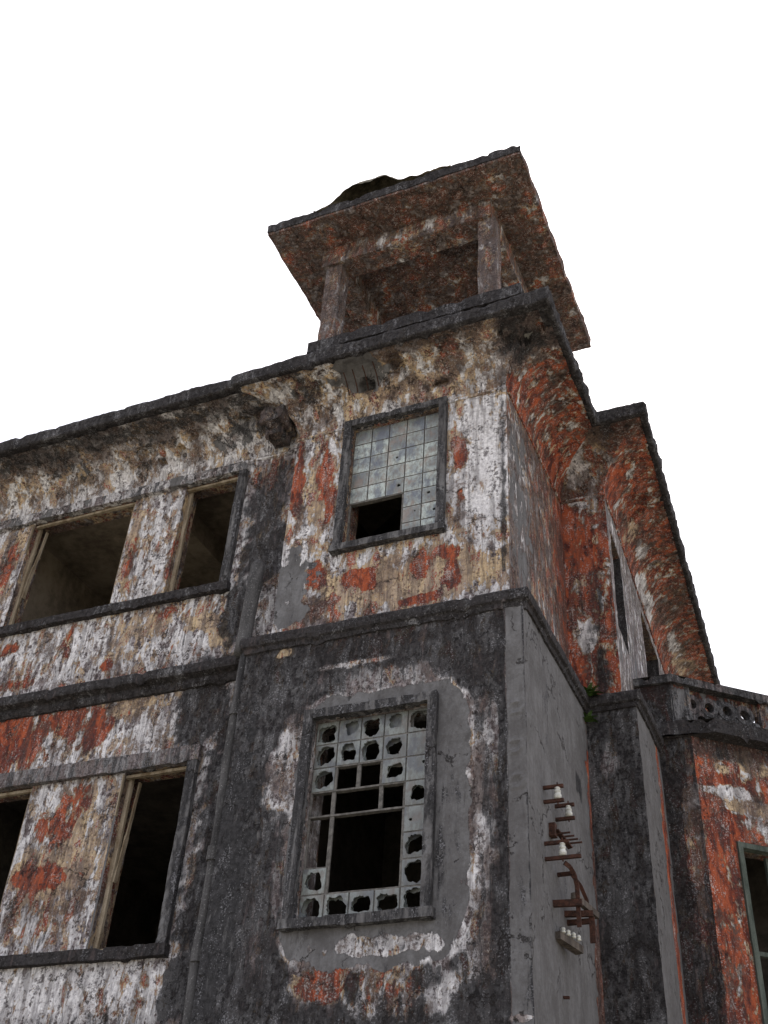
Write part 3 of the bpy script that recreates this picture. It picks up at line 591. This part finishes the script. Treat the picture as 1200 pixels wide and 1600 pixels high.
# --- glass block windows
def frame_mesh(o, y0, y1, w, tagn, top=1.0):
    x0, x1, z0, z1 = o; mb = MB(); r = .025
    mb.box(x0 - w, x0, y0, y1, z0 - w, z1 + w, r, tagn); mb.box(x1, x1 + w, y0, y1, z0 - w, z1 + w, r, tagn)
    mb.box(x0 + .001, x1 - .001, y0 + .004, y1, z1, z1 + w * top, r, tagn); mb.box(x0 - w - .02, x1 + w + .02, y0 - .02, y1, z0 - w * .9, z0, r, tagn)
    return mb
def sq(a, s):
    c, d = math.cos(a), math.sin(a); k = s / max(abs(c), abs(d)); return c * k, d * k
def glass_window(h, ypl, rows, cols, states, parent, seed):
    rs = random.Random(seed); x0, x1, z0, z1 = h; cw = (x1 - x0) / cols; ch = (z1 - z0) / rows
    g = MB(); m = MB(); NA = 36
    for r in range(rows):
        for c in range(cols):
            st = states[r][c]; cx = x0 + (c + .5) * cw; cz = z1 - (r + .5) * ch; hx = cw / 2 - .007; hz = ch / 2 - .007
            rnd = rs.random()
            if st == 'o': continue
            for lay in (0, 1):
                yy = ypl + lay * .045
                if st in 'f': hr, ox, oz = (0, 0, 0)
                elif st == 's': hr, ox, oz = rs.uniform(.10, .2), rs.uniform(-.5, .5), rs.uniform(-.5, .5)
                elif st == 'h': hr, ox, oz = rs.uniform(.74, .9), rs.uniform(-.1, .1), rs.uniform(-.1, .1)
                elif st == 'H': hr, ox, oz = rs.uniform(.80, .9), rs.uniform(-.05, .05), rs.uniform(-.05, .05)
                else: hr, ox, oz = rs.uniform(.55, .75), rs.uniform(-.2, .2), rs.uniform(-.2, .2)
                if lay == 1 and st in 'pf' and rs.random() < .55: hr = 0
                if st == 's' and lay == 1: hr = 0
                ph = rs.random() * 50; rings = []; asx = rs.uniform(.78, 1.08); asz = rs.uniform(.72, 1.08)
                inner = []
                for k in range(NA):
                    a = 2 * math.pi * k / NA + .0873
                    q = hr * (1 + .34 * mn.noise(Vector((math.cos(a) * 1.5, math.sin(a) * 1.3, ph))) + .09 * mn.noise(Vector((math.cos(a) * 5, math.sin(a) * 4, ph + 9))))
                    sqr = (abs(math.cos(a)) ** 3 + abs(math.sin(a)) ** 3) ** (-1 / 3); jj = 1 + .16 * mn.noise(Vector((math.cos(a) * 9, math.sin(a) * 9, ph * 3))); ix, iz = ox + q * asx * jj * sqr * math.cos(a), oz + q * asz * jj * sqr * math.sin(a)
                    mx = max(abs(ix), abs(iz))
                    if mx > .93: ix, iz = ix / mx * .93, iz / mx * .93
                    inner.append((ix, iz))
                for lv in range(5):
                    q = lv / 4; ring = []
                    for k in range(NA):
                        a = 2 * math.pi * k / NA + .0873; sx, sz = sq(a, 1); ix, iz = inner[k]
                        px, pz = ix + (sx - ix) * q, iz + (sz - iz) * q
                        bul = .004 * (1 - max(abs(px), abs(pz)) ** 4)
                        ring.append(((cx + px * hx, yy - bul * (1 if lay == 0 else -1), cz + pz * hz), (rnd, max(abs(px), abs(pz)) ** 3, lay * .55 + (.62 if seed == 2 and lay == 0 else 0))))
                    rings.append(ring)
                vsx = [p for R_ in rings for p, _ in R_]; ex = [e for R_ in rings for _, e in R_]; fs = []
                for lv in range(4):
                    for k in range(NA):
                        A = lv * NA + k; Bq = lv * NA + (k + 1) % NA; fs.append((A, Bq, Bq + NA, A + NA))
                if hr == 0:
                    fs.append(tuple(range(NA)))
                else:  # broken edge thickness
                    off = len(vsx)
                    for k in range(NA):
                        p = rings[0][k][0]; vsx.append((p[0], p[1] + .012 * (1 if lay == 0 else -1), p[2])); ex.append((1, .9, 0))
                    for k in range(NA): fs.append((k, off + k, off + (k + 1) % NA, (k + 1) % NA))
                g.add(vsx, fs, 'FG', ex)
            # web walls of the hollow block
            vsx = []; ex = []
            for yy in (ypl, ypl + .045):
                for sx, sz in ((-1, -1), (1, -1), (1, 1), (-1, 1)): vsx.append((cx + sx * hx, yy, cz + sz * hz)); ex.append((rnd, .5, .35))
            g.add(vsx, [(0, 1, 5, 4), (1, 2, 6, 5), (2, 3, 7, 6), (3, 0, 4, 7)], 'FG', ex)
    S_ = lambda r, c: states[r][c] if 0 <= r < rows and 0 <= c < cols else 'f'
    for r in range(rows + 1):
        for c in range(cols):
            if r in (0, rows) or not (S_(r - 1, c) == 'o' and S_(r, c) == 'o') or (r, c) in KEEP_H.get(seed, ()):
                z = z1 - r * ch; m.bar((x0 + c * cw, ypl + .03, z), (x0 + (c + 1) * cw, ypl + .03, z), .05, .016, n=6)
    for c in range(cols + 1):
        for r in range(rows):
            if c in (0, cols) or not (S_(r, c - 1) == 'o' and S_(r, c) == 'o') or (r, c) in KEEP_V.get(seed, ()):
                x = x0 + c * cw; m.bar((x, ypl + .02, z1 - r * ch), (x, ypl + .02, z1 - (r + 1) * ch), .017, .036, n=6)
    g.build('glass_blocks', M['glass'], parent, rawattr=True)
    m.build('mortar_joints', M['mortar'], parent, rough=.0035)
KEEP_H = {2: {(3, 1), (3, 2), (3, 3), (4, 0), (4, 1), (4, 2), (4, 3), (3, 0)}}
KEEP_V = {2: {(3, 1), (4, 1), (3, 3), (2, 2), (5, 1), (4, 1)}}
w = empty('window', (-3.76, 8.0, 8.24), BLD); tag(w, 'upper tower window of grimy glass blocks with a gap at its lower left')
frame_mesh((-4.28, -3.24, 8.24, 9.89), 7.94, 8.03, .085, 'FR').build('frame', M['plaster'], w, rough=.006, chip=.012)
SU_ = ['fffff', 'fffff', 'ffsff', 'fffff', 'fffff', 'ooofs', 'oooss', 'oooff']
SU_[4] = 'ffsff'
glass_window(HU, 8.07, 8, 5, SU_, w, 1)
w = empty('window', (-3.73, 7.82, 4.42), BLD); tag(w, 'lower tower window whose glass blocks are mostly smashed out')
frame_mesh((-4.28, -3.18, 4.42, 6.19), 7.76, 7.85, .085, 'FR').build('frame', M['plaster'], w, rough=.006, chip=.012)
SL_ = ['hphph', 'hhhhf', 'Hoohs', 'oooOh'.lower(), 'oooos', 'ooooH', 'HoooH', 'hhhhh']
glass_window(HB, 7.88, 8, 5, SL_, w, 2)

# --- pipe and hopper in the corner between wing and tower
dp = empty('drainpipe', (-5.25, 7.98, 3.0), BLD)
mb = MB()
mb.tube([(-5.225, 7.98, 8.24), (-5.23, 7.97, 8.2), (-5.235, 7.965, 7.9), (-5.25, 7.96, 7.3), (-5.255, 7.95, 7.12)], [.06, .075, .075, .072, .07], 14)
mb.build('upper_pipe', M['pipe'], dp, rough=.006, smooth=True)
mb = MB(); mb.tube([(-5.2 - .012 * (i % 3), 7.955, 7.2 - i * .6) for i in range(13)], .047, 12)
mb.build('lower_pipe', M['pipe'], dp, rough=.008, smooth=True)
for z in (6.45, 5.05, 4.2):
    mb = MB(); mb.tube([(-5.21, 7.955, z), (-5.21, 7.955, z + .12)], .062, 12)
    mb.build('pipe_collar', M['pipe'], dp, rough=.006)
mb = MB(); mb.box(-5.38, -5.08, 7.76, 8.1, 10.10, 10.33, .035, 'RC'); mb.box(-5.33, -5.13, 7.84, 8.1, 9.98, 10.10, .035, 'RC')
mb.build('rainwater_hopper', M['plaster'], BLD, rough=.03, chip=.08)

# --- rooftop pavilion (belvedere)
pv = empty('rooftop_pavilion', (-3.8, 9.2, 10.66), BLD)
mb = MB(); mb.box(-4.87, -2.2, 7.76, 10.7, 10.66, 11.10, .06, 'FA'); mb.box(-4.84, -2.23, 7.72, 10.73, 11.03, 11.2, .05, 'FA')
mb.build('plinth', M['plaster'], pv, rough=.012, chip=.05)
for (a, b, c, d) in ((-4.93, -4.71, 8.045, 8.265), (-2.84, -2.62, 8.045, 8.265), (-4.93, -4.71, 10.1, 10.32), (-2.84, -2.62, 10.1, 10.32)):
    mb = MB(); mb.box(a, b, c, d, 11.15, 12.99, .035, 'BP'); mb.build('post', M['plaster'], pv, rough=.009, chip=.02)
mb = MB(); t = 'BB'
mb.box(-4.99, -2.66, 8.0, 8.30, 12.985, 13.30, .035, t); mb.box(-4.99, -2.66, 10.07, 10.36, 12.985, 13.30, .05, t)
mb.box(-4.99, -4.70, 8.301, 10.069, 12.988, 13.29, .05, t); mb.box(-2.86, -2.655, 8.301, 10.069, 12.988, 13.29, .05, t)
mb.build('ring_beam', M['plaster'], pv, rough=.008, chip=.015)
mb = MB(); mb.box(-5.56, -2.12, 7.5, 10.87, 13.29, 13.46, .045, 'BR')
def roofedge(base, co):
    for i, p in enumerate(base):
        v = Vector(p) * 1.0
        if p[2] > 13.44: co[i, 2] += .03 * mn.noise(v * 3) + .025 * mn.noise(v * 9)
        if p[0] > -2.13: co[i, 0] += .02 * mn.noise(v * 5)
    return co
mb.build('pavilion_roof', M['plaster'], pv, rough=.010, chip=.03, post=roofedge)
mb = MB(); mb.box(-5.57, -2.11, 7.488, 7.53, 13.33, 13.475, .04, 'FA'); mb.box(-5.572, -5.53, 7.5, 10.87, 13.335, 13.47, .05, 'FA')
mb.build('roof_edge', M['plaster'], pv, rough=.010, chip=.04, post=roofedge)
# moss and rubble heaped on the front edge of that roof
mb = MB(); xs = ax(-4.9, -3.0, .04); ys = ax(7.47, 8.3, .05)
def heap(x, y):
    e = math.exp(-((x + 4.2) / .42) ** 4) * .62 + math.exp(-((x + 3.5) / .5) ** 2) * .16
    f = max(0, 1 - ((y - 7.8) / .5) ** 2) if y > 7.8 else 1 - ((7.8 - y) / .45) ** 2
    return 13.44 + e * max(f, 0) + .05 * mn.noise(Vector((x * 5, y * 5, 1))) + .03 * mn.noise(Vector((x * 14, y * 14, 1)))
pts = [(x, y, heap(x, y)) for y in ys for x in xs]; n = len(xs)
mb.add(pts, [(j * n + i, j * n + i + 1, (j + 1) * n + i + 1, (j + 1) * n + i) for j in range(len(ys) - 1) for i in range(n - 1)])
rb = mb.build('moss_heap', M['debris'], None, rough=.012)
tag(rb, 'low heap of dark moss and rubble on the front edge of the rooftop pavilion', 'moss', kind='stuff')

# --- balcony on the bay at the right
by = empty('balcony', (-1.3, 11.6, 7.2), BLD)
def poly_prism(mb, pts, z0, z1, t, res=.05):
    n = len(pts)
    for i in range(n):
        a, b = Vector((*pts[i], 0)), Vector((*pts[(i + 1) % n], 0)); L = (b - a).length; d = (b - a) / L
        mb.grid(a, d, (0, 0, 1), ax(0, L, res), ax(z0, z1, res), t=t)
    mb.add([(*p, z0) for p in pts], [tuple(range(n))[::-1]], t); mb.add([(*p, z1) for p in pts], [tuple(range(n))], t)
D2 = tuple(BDd)
def along(o, s, off=0.0): return (o[0] + D2[0] * s + D2[1] * off, o[1] + D2[1] * s - D2[0] * off)
mb = MB()
q0 = (-1.19, 10.96); q1 = (q0[0] + D2[0] * 2.6, q0[1] + D2[1] * 2.6)
poly_prism(mb, [(-1.95, 10.87), (q0[0], 10.96), q1, (q1[0], 16.0), (-2.1, 16.0)], 7.17, 7.335, 'LE', .04)
mb.build('floor_slab', M['plaster'], by, rough=.012, chip=.05)
# parapet: solid panel, then pierced screen
mb = MB()
mb.box(-2.02, -1.61, 11.04, 11.16, 7.33, 7.865, .03, 'PA')
def pbox(mb, s0, s1, o0, o1, z0, z1, t, res=.04):
    poly_prism(mb, [along(PD0, s0, o0), along(PD0, s1, o0), along(PD0, s1, o1), along(PD0, s0, o1)], z0, z1, t, res)
pbox(mb, 0, .25, -.03, -.15, 7.33, 7.865, 'PD'); pbox(mb, 1.13, 3.0, -.03, -.15, 7.33, 7.865, 'PD')
pbox(mb, .25, 1.13, -.09, -.15, 7.72, 7.865, 'PD')
mb.build('parapet', M['plaster'], by, rough=.007, chip=.02)
mb = MB()
pc = [(-2.05, 10.99), (-1.60, 10.99), along((-1.60, 10.99), 3.0), along((-1.60, 10.99), 3.0, -.24), along((-1.60, 10.99), .0, -.24)[:1] + (11.20,), (-2.05, 11.20)]
pc[4] = (-1.70, 11.21)
poly_prism(mb, pc, 7.862, 7.955, 'CP', .035); mb.build('coping', M['plaster'], by, rough=.008, chip=.03)
# pierced screen of overlapping rings
mb = MB()
def ring(cs, cz, ro, ri, o0, o1, seg=26):
    vs_ = []; fs_ = []
    for (r, o) in ((ri, o0), (ro, o0), (ro, o1), (ri, o1)):
        for k in range(seg):
            a = 2 * math.pi * k / seg; p = along(PD0, cs + r * math.cos(a), o); vs_.append((p[0], p[1], cz + r * math.sin(a)))
    for j in range(4):
        for k in range(seg): fs_.append((j * seg + k, j * seg + (k + 1) % seg, ((j + 1) % 4) * seg + (k + 1) % seg, ((j + 1) % 4) * seg + k))
    mb.add(vs_, fs_, 'CP')
for i in range(4): ring(.262 + i * .224, 7.665, .118, .06, -.035 - .002 * (i % 2), -.150)
for i in range(4): ring(.374 + i * .224, 7.485, .118, .06, -.045 - .002 * (i % 2), -.155)
for i in range(3): ring(.262 + i * .224 + .2, 7.36, .09, .05, -.055, -.145)
mb.build('ring_screen', M['plaster'], by, rough=.005)
# bay wall under it
HBY = (.40, 1.5, 4.3, 6.02)
mb = MB()
vs = ax(0, ZF, .4)[:-1] + ax(ZF, 7.18, .03, 4.3, 6.02)
mb.grid((0, 10.98, 0), (1, 0, 0), (0, 0, 1), ax(-2.0, -1.45, .03), vs, t='BF')
mb.grid((-1.45, 10.98, 0), (D2[0], D2[1], 0), (0, 0, 1), ax(0, 2.6, .03, .4, 1.5), vs, [HBY], 'BD')
inn = Vector((-D2[1], D2[0], 0))
for u, fl in ((.4, False), (1.5, True)):
    o = Vector((-1.45, 10.98, 0)) + Vector((*D2, 0)) * u; mb.grid(o, inn, (0, 0, 1), ax(0, .22, .05), ax(4.3, 6.02, .05), t='RV', flip=fl)
o = Vector((-1.45, 10.98, 6.02)); mb.grid(o, Vector((*D2, 0)), inn, ax(.4, 1.5, .05), ax(0, .22, .05), t='RV', flip=True)
o = Vector((-1.45, 10.98, 4.3)); mb.grid(o, Vector((*D2, 0)), inn, ax(.4, 1.5, .05), ax(0, .22, .05), t='RV')
o = Vector((-1.45, 10.98, 0)) + Vector((*D2, 0)) * 2.6
mb.grid(o, (0, 1, 0), (0, 0, 1), ax(0, 3.3, .3), ax(0, 7.18, .3), t='BD')
mb.build('bay_wall', M['plaster'], BLD, rough=.008)
w = empty('window', (-1.0, 11.3, 4.3), BLD); tag(w, 'timber framed bay window at the right edge')
mb = MB()
def pb(a, b, z0, z1, o0=.03, o1=-.06): poly_prism(mb, [(-1.45 + D2[0] * a + D2[1] * o0, 10.98 + D2[1] * a - D2[0] * o0), (-1.45 + D2[0] * b + D2[1] * o0, 10.98 + D2[1] * b - D2[0] * o0),
        (-1.45 + D2[0] * b + D2[1] * o1, 10.98 + D2[1] * b - D2[0] * o1), (-1.45 + D2[0] * a + D2[1] * o1, 10.98 + D2[1] * a - D2[0] * o1)], z0, z1, 'FG', .06)
pb(.36, .415, 4.25, 6.02); pb(1.485, 1.54, 4.25, 6.02); pb(.36, 1.54, 6.005, 6.06); pb(.36, 1.54, 4.2, 4.26)
pb(.43, 1.48, 5.0, 5.04, -.1, -.14); pb(.75, .79, 4.3, 6.0, -.1, -.14)
mb.build('frame', simple_mat('green_grey_painted_timber', (.035, .045, .038), (.10, .115, .10), 12, zs=.2), w, rough=.003)

# --- interiors: floors, ceilings, partitions
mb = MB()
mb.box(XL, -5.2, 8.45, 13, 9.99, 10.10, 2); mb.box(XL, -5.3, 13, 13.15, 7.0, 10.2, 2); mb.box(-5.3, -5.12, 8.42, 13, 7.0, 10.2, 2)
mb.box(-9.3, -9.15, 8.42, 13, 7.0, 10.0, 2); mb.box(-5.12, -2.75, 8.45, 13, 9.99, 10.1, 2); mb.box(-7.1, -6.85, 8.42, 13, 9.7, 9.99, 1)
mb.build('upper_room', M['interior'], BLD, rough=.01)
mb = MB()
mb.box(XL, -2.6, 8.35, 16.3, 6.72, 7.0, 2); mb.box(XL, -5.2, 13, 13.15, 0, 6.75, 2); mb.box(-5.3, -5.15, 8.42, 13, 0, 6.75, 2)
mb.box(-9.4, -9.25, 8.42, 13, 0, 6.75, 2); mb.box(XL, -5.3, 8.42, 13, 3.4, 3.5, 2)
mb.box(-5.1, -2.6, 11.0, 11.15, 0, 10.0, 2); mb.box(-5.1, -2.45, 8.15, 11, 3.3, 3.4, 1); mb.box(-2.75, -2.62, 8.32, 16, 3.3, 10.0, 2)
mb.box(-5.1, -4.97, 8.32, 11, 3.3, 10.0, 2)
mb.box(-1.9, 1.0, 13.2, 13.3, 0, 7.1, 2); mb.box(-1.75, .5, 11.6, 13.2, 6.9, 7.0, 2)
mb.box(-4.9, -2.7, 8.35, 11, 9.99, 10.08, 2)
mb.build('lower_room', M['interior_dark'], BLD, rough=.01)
mb = MB()
mb.box(XL, -2.3, 16.0, 16.25, 0, 10.5, 2); mb.box(XL - .2, XL, 8.1, 16.2, 0, 10.5, 2); mb.box(-2.35, -2.25, 16.0, 17, 7, 10.4, 1)
mb.build('rear_wall', M['rooftop'], BLD)

# --- iron brackets and insulators on the tower base side wall (x = -2.306)
XW = -2.32
def bracket(y, z0, z1, L, ins=None, extra=0.0):
    b = empty('insulator_bracket', (XW, y, z1), BLD)
    mb = MB(); mb.bar((XW - .02, y, z0), (XW + L, y, z0), .028, .026); mb.bar((XW - .02, y, z1), (XW + L + extra, y, z1), .028, .026)
    xi = XW + (L - .05 if ins is None else ins)
    mb.tube([(xi, y, z1 - .03), (xi, y, z0 + .035)], .006, 8)
    mb.build('bracket_bars', M['rust'], b)
    mb = MB(); hgt = min(.115, (z0 - z1) - .02)
    pr = [(.024, 0), (.031, .004), (.032, .032), (.028, .040), (.024, .044), (.024, .052), (.028, .056), (.027, .070), (.020, .078), (.019, .084), (.024, .088), (.022, .096), (.012, .1)]
    mb.lathe((xi, y, z1 + .013), [(r * .98, z * hgt / .1) for r, z in pr], 16)
    mb.build('insulator', M['porcelain'], b, smooth=True)
bracket(8.232, 5.484, 5.362, .17); bracket(8.576, 5.469, 5.352, .165); bracket(8.212, 5.005, 4.880, .20, ins=.145, extra=.09)
# rusty rack with four prongs
rk = empty('cable_rack', (XW, 8.5, 5.1), BLD)
mb = MB(); mb.box(XW - .02, XW + .05, 8.36, 8.43, 5.13, 5.24, .05)
mb.bar((XW + .05, 8.40, 5.19), (XW + .12, 8.56, 5.09), .045, .012, n=3)
for i in range(4): mb.bar((XW + .05 + .02 * i, 8.42 + .045 * i, 5.165 - .012 * i), (XW + .16 + .02 * i, 8.42 + .045 * i, 5.165 - .012 * i), .012, .012)
mb.build('rack_plate', M['rust'], rk)
# bent strap iron
st_ = empty('strap_iron', (XW, 8.5, 4.6), BLD)
mb = MB(); xs_ = XW + .175
pts = [(xs_ - .05, 8.33, 4.885), (xs_ - .02, 8.38, 4.865), (xs_, 8.42, 4.82), (xs_ + .01, 8.45, 4.74), (xs_ + .01, 8.455, 4.6), (xs_ + .01, 8.455, 4.42)]
for a, b in zip(pts, pts[1:]): mb.bar(a, b, .034, .014, up=(0, 1, 0))
mb.build('hanging_strap', M['rust'], st_)
for p_, q_, w_, h_ in (((XW - .02, 8.584, 4.889), (XW + .155, 8.5, 4.86), .03, .028), ((XW - .02, 8.414, 4.60), (XW + .22, 8.44, 4.60), .035, .05),
        ((XW - .02, 8.74, 4.627), (XW + .22, 8.78, 4.625), .035, .045), ((XW - .02, 8.80, 4.575), (XW + .22, 8.80, 4.575), .03, .04)):
    mb = MB(); mb.bar(p_, q_, w_, h_); mb.build('wall_bar', M['rust'], st_)
mb = MB(); mb.bar((XW + .205, 8.79, 4.60), (XW + .205, 8.79, 4.40), .045, .014, up=(0, 1, 0)); mb.build('hanging_strap', M['rust'], st_)
mb = MB()
pts = [(XW + .08, 8.70, 4.93), (XW + .13, 8.78, 4.86), (XW + .16, 8.84, 4.76), (XW + .165, 8.85, 4.66)]
for a, b in zip(pts, pts[1:]): mb.bar(a, b, .03, .014, up=(0, 1, 0))
mb.build('curved_strap', M['rust'], st_)
mb = MB(); mb.bar((XW + .11, 8.60, 4.72), (XW + .21, 8.95, 4.66), .04, .05, n=2); mb.build('timber_arm', M['wood'], st_, rough=.004)
tb = empty('terminal_block', (XW, 8.5, 4.3), BLD)
mb = MB(); mb.bar((XW + .01, 8.42, 4.36), (XW + .10, 8.76, 4.34), .07, .06, n=2); mb.build('timber_block', M['wood'], tb, rough=.004)
for i in range(4):
    y = 8.46 + .07 * i; x = XW + .055 + .022 * i; mb = MB()
    mb.lathe((x, y, 4.385), [(.008, 0), (.020, .004), (.020, .014), (.010, .018), (.018, .024), (.018, .036), (.006, .046)], 12)
    mb.build('insulator', M['porcelain'], tb, smooth=True)
mb = MB(); mb.bar((XW - .01, 8.58, 3.95), (XW + .05, 8.58, 3.945), .02, .02); mb.build('iron_stub', M['rust'], BLD)
mb = MB(); mb.bar((XW - .01, 8.75, 3.75), (XW + .045, 8.76, 3.77), .015, .03); mb.build('iron_stub', M['rust'], BLD)

# --- ferns rooted in the ledge corner
def fern(name, loc, h, n, label, seed):
    rs = random.Random(seed); mb = MB()
    for k in range(n):
        az = rs.uniform(-2.6, .3); L = h * rs.uniform(.5, 1); tilt = rs.uniform(.2, 1.2); p = Vector((0, 0, 0)); segs = 9
        d = Vector((math.cos(az) * math.sin(tilt), math.sin(az) * math.sin(tilt), math.cos(tilt)))
        for i in range(segs):
            q = p + d * (L / segs); sd = d.cross(Vector((0, 0, 1))).normalized(); ll = .05 * h / .22 * (1 - i / segs) + .008
            for sgn in (-1, 1):
                t = q + sd * sgn * ll + d * .012; wv = d * .009
                mb.add([q - wv, q + wv, t + wv * .4, t - wv * .4], [(0, 1, 2, 3)])
            mb.add([p - sd * .002, p + sd * .002, q + sd * .002, q - sd * .002], [(0, 1, 2, 3)])
            p = q; d = (d + Vector((0, 0, -.16))).normalized()
    mb.v = [tuple(Vector(v) + Vector(loc)) for v in mb.v]
    o = mb.build(name, M['leaf'], None, loc=loc); tag(o, label, 'plant')
fern('fern', (-2.26, 9.84, 7.17), .17, 22, 'green fern tuft growing on the ledge where the tower meets the black pier', 3)
fern('fern', (-2.29, 9.86, 6.90), .12, 12, 'smaller fern sprouting below the ledge beside the black pier', 5)

# --- ground
me = bpy.data.meshes.new('ground'); S_ = 600
me.from_pydata([(-S_, -S_, 0), (S_, -S_, 0), (S_, S_, 0), (-S_, S_, 0)], [], [(0, 1, 2, 3)]); me.materials.append(M['ground'])
g = bpy.data.objects.new('ground', me); COL.objects.link(g); tag(g, kind='structure')

# ------------------------------------------------------------------ light
w = bpy.data.worlds.new('World'); SC.world = w; w.use_nodes = True
nt = w.node_tree; nt.nodes.clear(); T = NT(nt)
sd = Vector((-.146, .617, .773)).normalized(); el = math.asin(sd.z); az = math.atan2(sd.x, sd.y)
sky = T.n('ShaderNodeTexSky'); sky.sky_type = 'NISHITA'; sky.sun_disc = False; sky.sun_elevation = el; sky.sun_rotation = az
sky.air_density = 1.0; sky.dust_density = 6.0; sky.ozone_density = 1.0; sky.altitude = 900
hz = T.mix(.72, sky.outputs[0], (13.2, 13.2, 14.2))    # bright thin cloud over the whole sky
bg = T.n('ShaderNodeBackground'); T.link(hz, bg.inputs[0]); bg.inputs[1].default_value = .128
o = T.n('ShaderNodeOutputWorld'); T.link(bg.outputs[0], o.inputs[0])
L = bpy.data.lights.new('sun', 'SUN'); L.energy = 4.5; L.angle = math.radians(.5); L.color = (1, .95, .87)
so = bpy.data.objects.new('sun', L); COL.objects.link(so); so.rotation_euler = (-sd).to_track_quat('-Z', 'Y').to_euler(); so.location = (0, 0, 30)

# ------------------------------------------------------------------ camera
cd = bpy.data.cameras.new('camera'); cam = bpy.data.objects.new('camera', cd); COL.objects.link(cam)
yaw, pit, rol = -4.46508048e-01, 6.67405939e-01, 7.12757554e-02
f = Vector((math.sin(yaw) * math.cos(pit), math.cos(yaw) * math.cos(pit), math.sin(pit)))
r = Vector((math.cos(yaw), -math.sin(yaw), 0)); u = r.cross(f)
r2 = r * math.cos(rol) + u * math.sin(rol); u2 = -r * math.sin(rol) + u * math.cos(rol)
mw = Matrix(((r2.x, u2.x, -f.x, 0), (r2.y, u2.y, -f.y, 0), (r2.z, u2.z, -f.z, 1.6), (0, 0, 0, 1)))
cam.matrix_world = mw
cd.sensor_fit = 'VERTICAL'; cd.sensor_height = 24; cd.sensor_width = 18; cd.lens = 1719.336 / 1600 * 24; cd.clip_end = 2000
SC.camera = cam
SC.view_settings.view_transform = 'Standard'; SC.view_settings.look = 'None'; SC.view_settings.exposure = 0
SC.cycles.max_bounces = 6; SC.cycles.diffuse_bounces = 4
